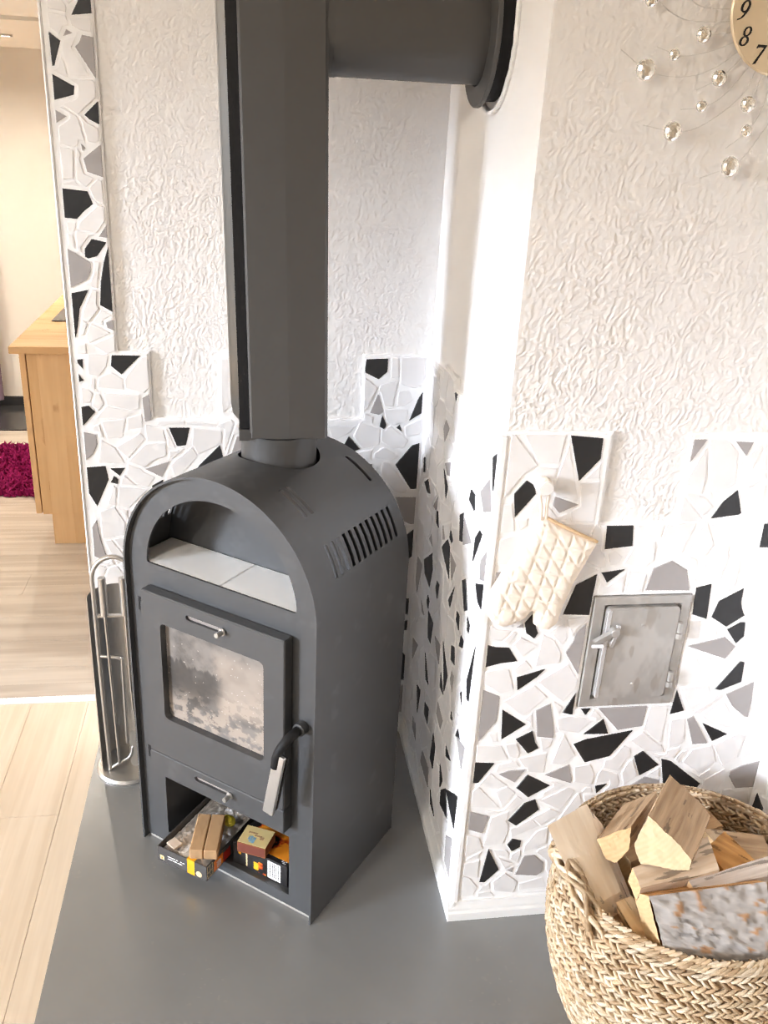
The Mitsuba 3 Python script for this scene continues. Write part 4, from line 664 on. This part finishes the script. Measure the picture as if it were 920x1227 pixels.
# ceiling lamp of the living room (outside the frame, behind the camera to the left)
cl = thing('ceiling_lamp', 'round glass ceiling lamp', 'lamp')
g = trimesh.creation.icosphere(3, 0.10); g.vertices *= [1, 1, 0.6]; g.apply_translation((-1.45, -0.15, 2.03)); g.apply_scale(S)
scene[cl + '__globe'] = {**mikit.ply(g, M('print_white'), True), 'emitter': {'type': 'area', 'radiance': rgb(LAMP_POWER)}}
emit(cl + '__canopy', bevelled_cyl((-1.45, -0.15, 2.08), (-1.45, -0.15, 2.0998), 0.05, 0.003), 'brushed', 30)

# ------------------------------------------------------------------ basket of firewood
BC = np.array([0.745, 1.072]); BH_ = 0.355
def brad(z): return np.interp(z, [0, 0.03, 0.08, 0.14, 0.20, 0.26, 0.31, 0.355, 0.37], [0.150, 0.168, 0.188, 0.205, 0.217, 0.222, 0.219, 0.210, 0.205])
EX, EY = 1.06, 0.97
def bpt(a, z, off=0.0):
    r = brad(z) + off; return np.stack([BC[0] + EX * r * np.cos(a), BC[1] + EY * r * np.sin(a), z + 0.0065 + 0.0 * a], -1)
bk = thing('log_basket', 'round woven straw basket filled with split firewood beside the tiled wall', 'basket')
zz = np.linspace(0.004, BH_, 26); aa = np.linspace(0, 2 * np.pi, 64, endpoint=False); v = np.concatenate([bpt(aa, np.full(64, z), -0.0045) for z in zz]); f = []
for i in range(25):
    for j in range(64): p, q = i * 64 + j, i * 64 + (j + 1) % 64; f += [(p, q, q + 64), (p, q + 64, p + 64)]
n0 = len(v); v = np.vstack([v, [(BC[0], BC[1], 0.004)]]); f += [(n0, (j + 1) % 64, j) for j in range(64)]
emit(bk + '__lining', trimesh.Trimesh(v, f, process=False), 'straw_plain', True)
def strand(P, w, sides=5):                            # thin leaf-shaped tube along a path
    n = len(P); return tube(P, w * np.sin(np.linspace(0.35, np.pi - 0.35, n)) ** 0.6, sides, False)
PAL = np.array([(0.50, 0.36, 0.22), (0.59, 0.455, 0.305), (0.38, 0.255, 0.145), (0.64, 0.52, 0.37), (0.53, 0.40, 0.25)])
r_ = np.random.default_rng(21); parts_, cols = [], []
def add_strand(P, w):
    m = strand(P, w); parts_.append(m); c = PAL[r_.integers(5)] * r_.uniform(0.80, 1.12); cols.append(np.tile(np.clip(c, 0, 0.9), (len(m.vertices), 1)))
s = np.linspace(0, 1, 200); zs = np.linspace(0.008, BH_ - 0.004, 200); ds = np.hypot(np.diff(zs), np.diff(brad(zs))); L_ = np.r_[0, np.cumsum(ds)]; rows = np.interp(np.arange(0, L_[-1], 0.0112), L_, zs)
for i, z in enumerate(rows):
    nst = int(2 * np.pi * brad(z) / 0.0135); sg = 1 if i % 2 else -1
    for j in range(nst):
        a0 = (j + 0.5 * (i % 2) + r_.uniform(-0.18, 0.18)) / nst * 2 * np.pi; ln = r_.uniform(0.021, 0.030); q = np.linspace(-0.5, 0.5, 6); sl = sg * math.radians(r_.uniform(20, 42))
        a = a0 + q * ln * math.cos(sl) / brad(z); zq = np.clip(z + q * ln * math.sin(sl), 0.004, 0.375); of = 0.0042 * np.cos(q * np.pi) - 0.0022 + r_.uniform(-0.0008, 0.0012)
        add_strand(bpt(a, zq, of), r_.uniform(0.0030, 0.0043))
        if z > 0.20 and j % 1 == 0: add_strand(bpt(a, zq, -of - 0.010), r_.uniform(0.0030, 0.0043))
emit(bk + '__weave', cat(*parts_), 'straw', True, None, np.vstack(cols)); labels[bk + '__weave'] = {'label': 'woven straw wall', 'kind': 'stuff'}
parts_, cols = [], []                                 # plaited rim
for i in range(150):
    a0 = (i + r_.uniform(-0.2, 0.2)) / 150 * 2 * np.pi
    for off, sg in ((0.003, 1), (-0.010, -1), (-0.0035, 1)):
        q = np.linspace(-0.5, 0.5, 6); ln = r_.uniform(0.024, 0.032); sl = sg * math.radians(r_.uniform(24, 44)); a = a0 + q * ln * math.cos(sl) / 0.21
        add_strand(bpt(a, BH_ + 0.003 + 0.0045 * (off == -0.0035) + q * ln * math.sin(sl) * 0.7, off + 0.003 * np.cos(q * np.pi)), r_.uniform(0.0036, 0.0048))
emit(bk + '__rim', cat(*parts_), 'straw', True, None, np.vstack(cols)); labels[bk + '__rim'] = {'kind': 'stuff'}
def handle(a0, a1, hgt):
    global parts_, cols
    parts_, cols = [], []; n = 90; t = np.linspace(0, 1, n); lift = hgt * np.sin(np.pi * t) ** 0.7; a = a0 + (a1 - a0) * t
    base = bpt(a, np.full(n, BH_), 0.004); base[:, 2] = BH_ - 0.02 + lift; base[:, :2] += ((base[:, :2] - BC) / np.linalg.norm(base[:, :2] - BC, axis=1, keepdims=True)) * 0.012 * np.sin(np.pi * t)[:, None]
    tn = np.gradient(base, axis=0); tn /= np.linalg.norm(tn, axis=1, keepdims=True); up = np.array([0, 0, 1.0]); sd = np.cross(tn, up); sd /= np.linalg.norm(sd, axis=1, keepdims=True); nn = np.cross(sd, tn)
    for k in range(9):
        ph = k * 2 * np.pi / 9; w = ph + t * 9 * (1 if k % 3 else -1); rad = 0.0135 if k < 8 else 0.002
        P = base + rad * (np.cos(w)[:, None] * sd + np.sin(w)[:, None] * nn); 
        for c in range(6):
            i0, i1 = int(c * n / 6), min(n, int((c + 1.25) * n / 6)); add_strand(P[i0:i1], r_.uniform(0.0048, 0.0062))
    emit(bk + '__handle', cat(*parts_), 'straw', True, None, np.vstack(cols))
handle(math.radians(160), math.radians(206), 0.076); handle(math.radians(-22), math.radians(32), 0.048)

def log(label, pts, ext, axis, tone, bark=None, rough=0.0022, seed=1, end=None):
    """A split log: the convex body of pts and pts + ext, each facet finely divided and uneven; colours by grain direction."""
    P = np.array(pts, float); H = trimesh.convex.convex_hull(np.vstack([P, P + np.array(ext)]))
    ax = np.array(axis, float); ax /= np.linalg.norm(ax); rr = np.random.default_rng(seed); e1 = np.cross(ax, [0, 0, 1.0]); e1 /= np.linalg.norm(e1); e2 = np.cross(ax, e1)
    groups = []; nf = H.face_normals; left = set(range(len(nf)))
    while left:
        i = left.pop(); g = [i] + [j for j in left if nf[j] @ nf[i] > 0.93]; left -= set(g); groups.append((nf[i], H.faces[g]))
    V, F_, Cc = [], [], []
    for nrm, fs in groups:
        m = trimesh.Trimesh(H.vertices, fs, process=False); m.remove_unreferenced_vertices()
        for _ in range(5 if len(fs) < 6 else 4): m = m.subdivide()
        m.merge_vertices(); p = m.vertices.copy(); l, a_, b_ = p @ ax, p @ e1, p @ e2; fine = None
        d = np.stack([meshkit.fbm(np.c_[l * 14, a_ * 70, b_ * 70] + s_ * 31 + seed, 4) - 0.5 for s_ in range(3)], 1) * rough * 2.2
        gr = meshkit.fbm(np.c_[l * 8, a_ * 170, b_ * 170] + seed * 5.1, 4); bl_ = meshkit.fbm(np.c_[l * 9, a_ * 22, b_ * 22] + seed, 3)
        c0, c1 = np.array(tone[0]), np.array(tone[1]); t_ = np.clip(1.9 * (gr - 0.33) + 1.1 * (bl_ - 0.42), 0, 1)[:, None]; col = c0 * (1 - t_) + c1 * t_
        crack = (meshkit.fbm(np.c_[l * 12, a_ * 120, b_ * 120] + seed * 9.3, 3) > 0.66)[:, None]; col = np.where(crack, col * 0.5, col)
        if abs(nrm @ ax) > 0.8:
            rad = np.hypot(a_ - a_.min() + 0.03, b_ - b_.min() + 0.02); rg_ = 0.5 + 0.5 * np.sin(rad * 900 + 3 * bl_); e0, e1_ = (np.array(q_) for q_ in (end or ((0.66, 0.47, 0.26), (0.54, 0.36, 0.18))))
            t_ = np.clip(0.35 * rg_ + 0.7 * bl_, 0, 1)[:, None]; col = e0 * (1 - t_) + e1_ * t_
        if bark is not None and nrm @ np.array(bark) > 0.75:
            n1 = meshkit.fbm(p * 60 + seed, 4); n2 = meshkit.fbm(p * 150 + seed + 9, 3); n3 = meshkit.fbm(np.c_[l * 25, a_ * 60, b_ * 60] + seed + 40, 3)
            col = np.array([0.25, 0.225, 0.205]) * (1 - n2[:, None]) + np.array([0.52, 0.48, 0.445]) * n2[:, None]
            col = np.where((n1 > 0.63)[:, None], np.array([0.42, 0.24, 0.13]) * (0.6 + 0.7 * n2[:, None]), col); col = np.where((n3 < 0.30)[:, None], col * 0.5, col)
            d = d * 1.2 + nrm * ((n1 - 0.5) * 0.014 + (n2 - 0.5) * 0.009)[:, None]
            cyl_ = np.clip(1 - ((b_ - b_.mean()) / (np.ptp(b_) / 2 + 1e-6)) ** 2, 0, 1); d = d + nrm * (cyl_ * 0.010)[:, None]
        F_.append(m.faces + sum(len(x) for x in V)); V.append(p + d); Cc.append(col)
    return single('firewood_log', trimesh.Trimesh(np.vstack(V), np.vstack(F_), process=False), 'vertex', label, 'log', True, 'logs in the basket', np.clip(np.vstack(Cc), 0.01, 0.9))
PALE = ((0.87, 0.75, 0.60), (0.75, 0.61, 0.46)); TAN = ((0.47, 0.325, 0.20), (0.27, 0.17, 0.095)); BRN = ((0.42, 0.25, 0.12), (0.27, 0.15, 0.07)); GRY = ((0.52, 0.44, 0.37), (0.38, 0.30, 0.24)); ORG = ((0.55, 0.29, 0.10), (0.34, 0.16, 0.05))
log('pale split log leaning on the left rim of the basket under the handle', [(0.473,1.081,0.470),(0.556,1.126,0.470),(0.595,1.030,0.370),(0.524,0.999,0.370)], (0.035, -0.004, -0.045), (0.05, -0.09, -0.1), PALE, None, 0.0014, 1, end=((0.50, 0.30, 0.15), (0.36, 0.20, 0.09)))
log('small split log with a pale wedge-shaped end left of the topmost log', [(0.564,1.082,0.433),(0.590,1.072,0.445),(0.615,1.072,0.466),(0.608,1.052,0.438),(0.586,1.048,0.413),(0.575,1.057,0.414)], (0.094, 0.102, -0.021), (0.094, 0.102, -0.021), TAN, None, 0.0026, 2)
log('topmost log with a bright pointed end facing the room', [(0.627,1.049,0.508),(0.658,1.017,0.489),(0.680,0.988,0.468),(0.674,0.981,0.455),(0.607,1.011,0.446),(0.603,1.031,0.469)], (0.083, 0.100, -0.006), (0.083, 0.100, -0.006), TAN, None, 0.0028, 3, end=((0.72, 0.55, 0.35), (0.62, 0.45, 0.26)))
log('flat pale log under the topmost log', [(0.592,1.005,0.445),(0.748,1.060,0.445),(0.742,1.002,0.430),(0.598,0.978,0.430)], (0.004, 0.012, -0.040), (0.15, 0.04, 0), ((0.64, 0.50, 0.36), (0.52, 0.37, 0.24)), None, 0.0018, 4)
log('orange brown split log at the right of the topmost log', [(0.756,1.071,0.410),(0.800,1.094,0.420),(0.820,1.025,0.420),(0.771,1.019,0.400)], (0.006, 0.004, -0.05), (0.05, -0.07, 0), ORG, None, 0.0022, 5)
log('pale brown split log near the back rim at the right', [(0.780,1.125,0.398),(0.800,1.111,0.408),(0.873,1.090,0.408),(0.868,1.050,0.398),(0.804,1.030,0.390)], (0.002, 0.002, -0.055), (0.08, -0.02, 0), TAN, None, 0.0018, 6)
log('narrow grey log lying behind the bark-covered log', [(0.687,0.995,0.420),(0.849,1.030,0.424),(0.850,0.997,0.420),(0.690,0.974,0.416)], (0.004, 0.010, -0.055), (0.15, 0.03, 0), GRY, None, 0.0020, 7)
nb = np.cross(np.array((0.804,0.977,0.430)) - (0.603,0.963,0.430), np.array((0.603,0.963,0.430)) - (0.612,0.901,0.355)); nb /= np.linalg.norm(nb); nb = nb * np.sign(nb[2])
log('big log covered with silver grey bark at the front of the basket', [(0.603,0.963,0.430),(0.804,0.972,0.430),(0.791,0.888,0.352),(0.620,0.912,0.354)], tuple(-nb * 0.050), (1, 0.03, 0), ((0.50, 0.28, 0.12), (0.36, 0.18, 0.07)), nb, 0.0014, 8)
log('narrow pale log standing left of the bark-covered log', [(0.578,1.007,0.372),(0.609,1.018,0.372),(0.631,0.946,0.340),(0.602,0.941,0.340)], (0.012, 0.004, -0.040), (0.03, -0.07, -0.03), ((0.68, 0.50, 0.30), (0.55, 0.37, 0.20)), None, 0.0012, 9, end=((0.52, 0.33, 0.16), (0.42, 0.25, 0.12)))
log('short dark log squeezed below the pale log at the left rim', [(0.545,1.012,0.340),(0.590,1.026,0.340),(0.592,0.993,0.334),(0.566,0.978,0.334)], (0.010, 0.004, -0.045), (0.04, 0.0, 0), ((0.50, 0.33, 0.18), (0.38, 0.23, 0.12)), None, 0.0016, 10)
for i, (p, q, s_) in enumerate((((0.62, 1.02, 0.28), (0.86, 1.10, 0.29), 11), ((0.64, 1.14, 0.30), (0.84, 1.20, 0.31), 12), ((0.70, 0.93, 0.26), (0.88, 1.00, 0.27), 13))):
    p, q = np.array(p), np.array(q); d = np.array([-(q - p)[1], (q - p)[0], 0]); d *= 0.045 / np.linalg.norm(d)
    log(('dark log deep in the basket under the flat pale log', 'dark log deep in the basket at its back', 'dark log deep in the basket under the bark-covered log')[i], [p - d, p + d, p + d * 0.5 + (0, 0, 0.055), p - d * 0.7 + (0, 0, 0.05)], tuple(q - p), tuple(q - p), BRN, None, 0.0018, s_)
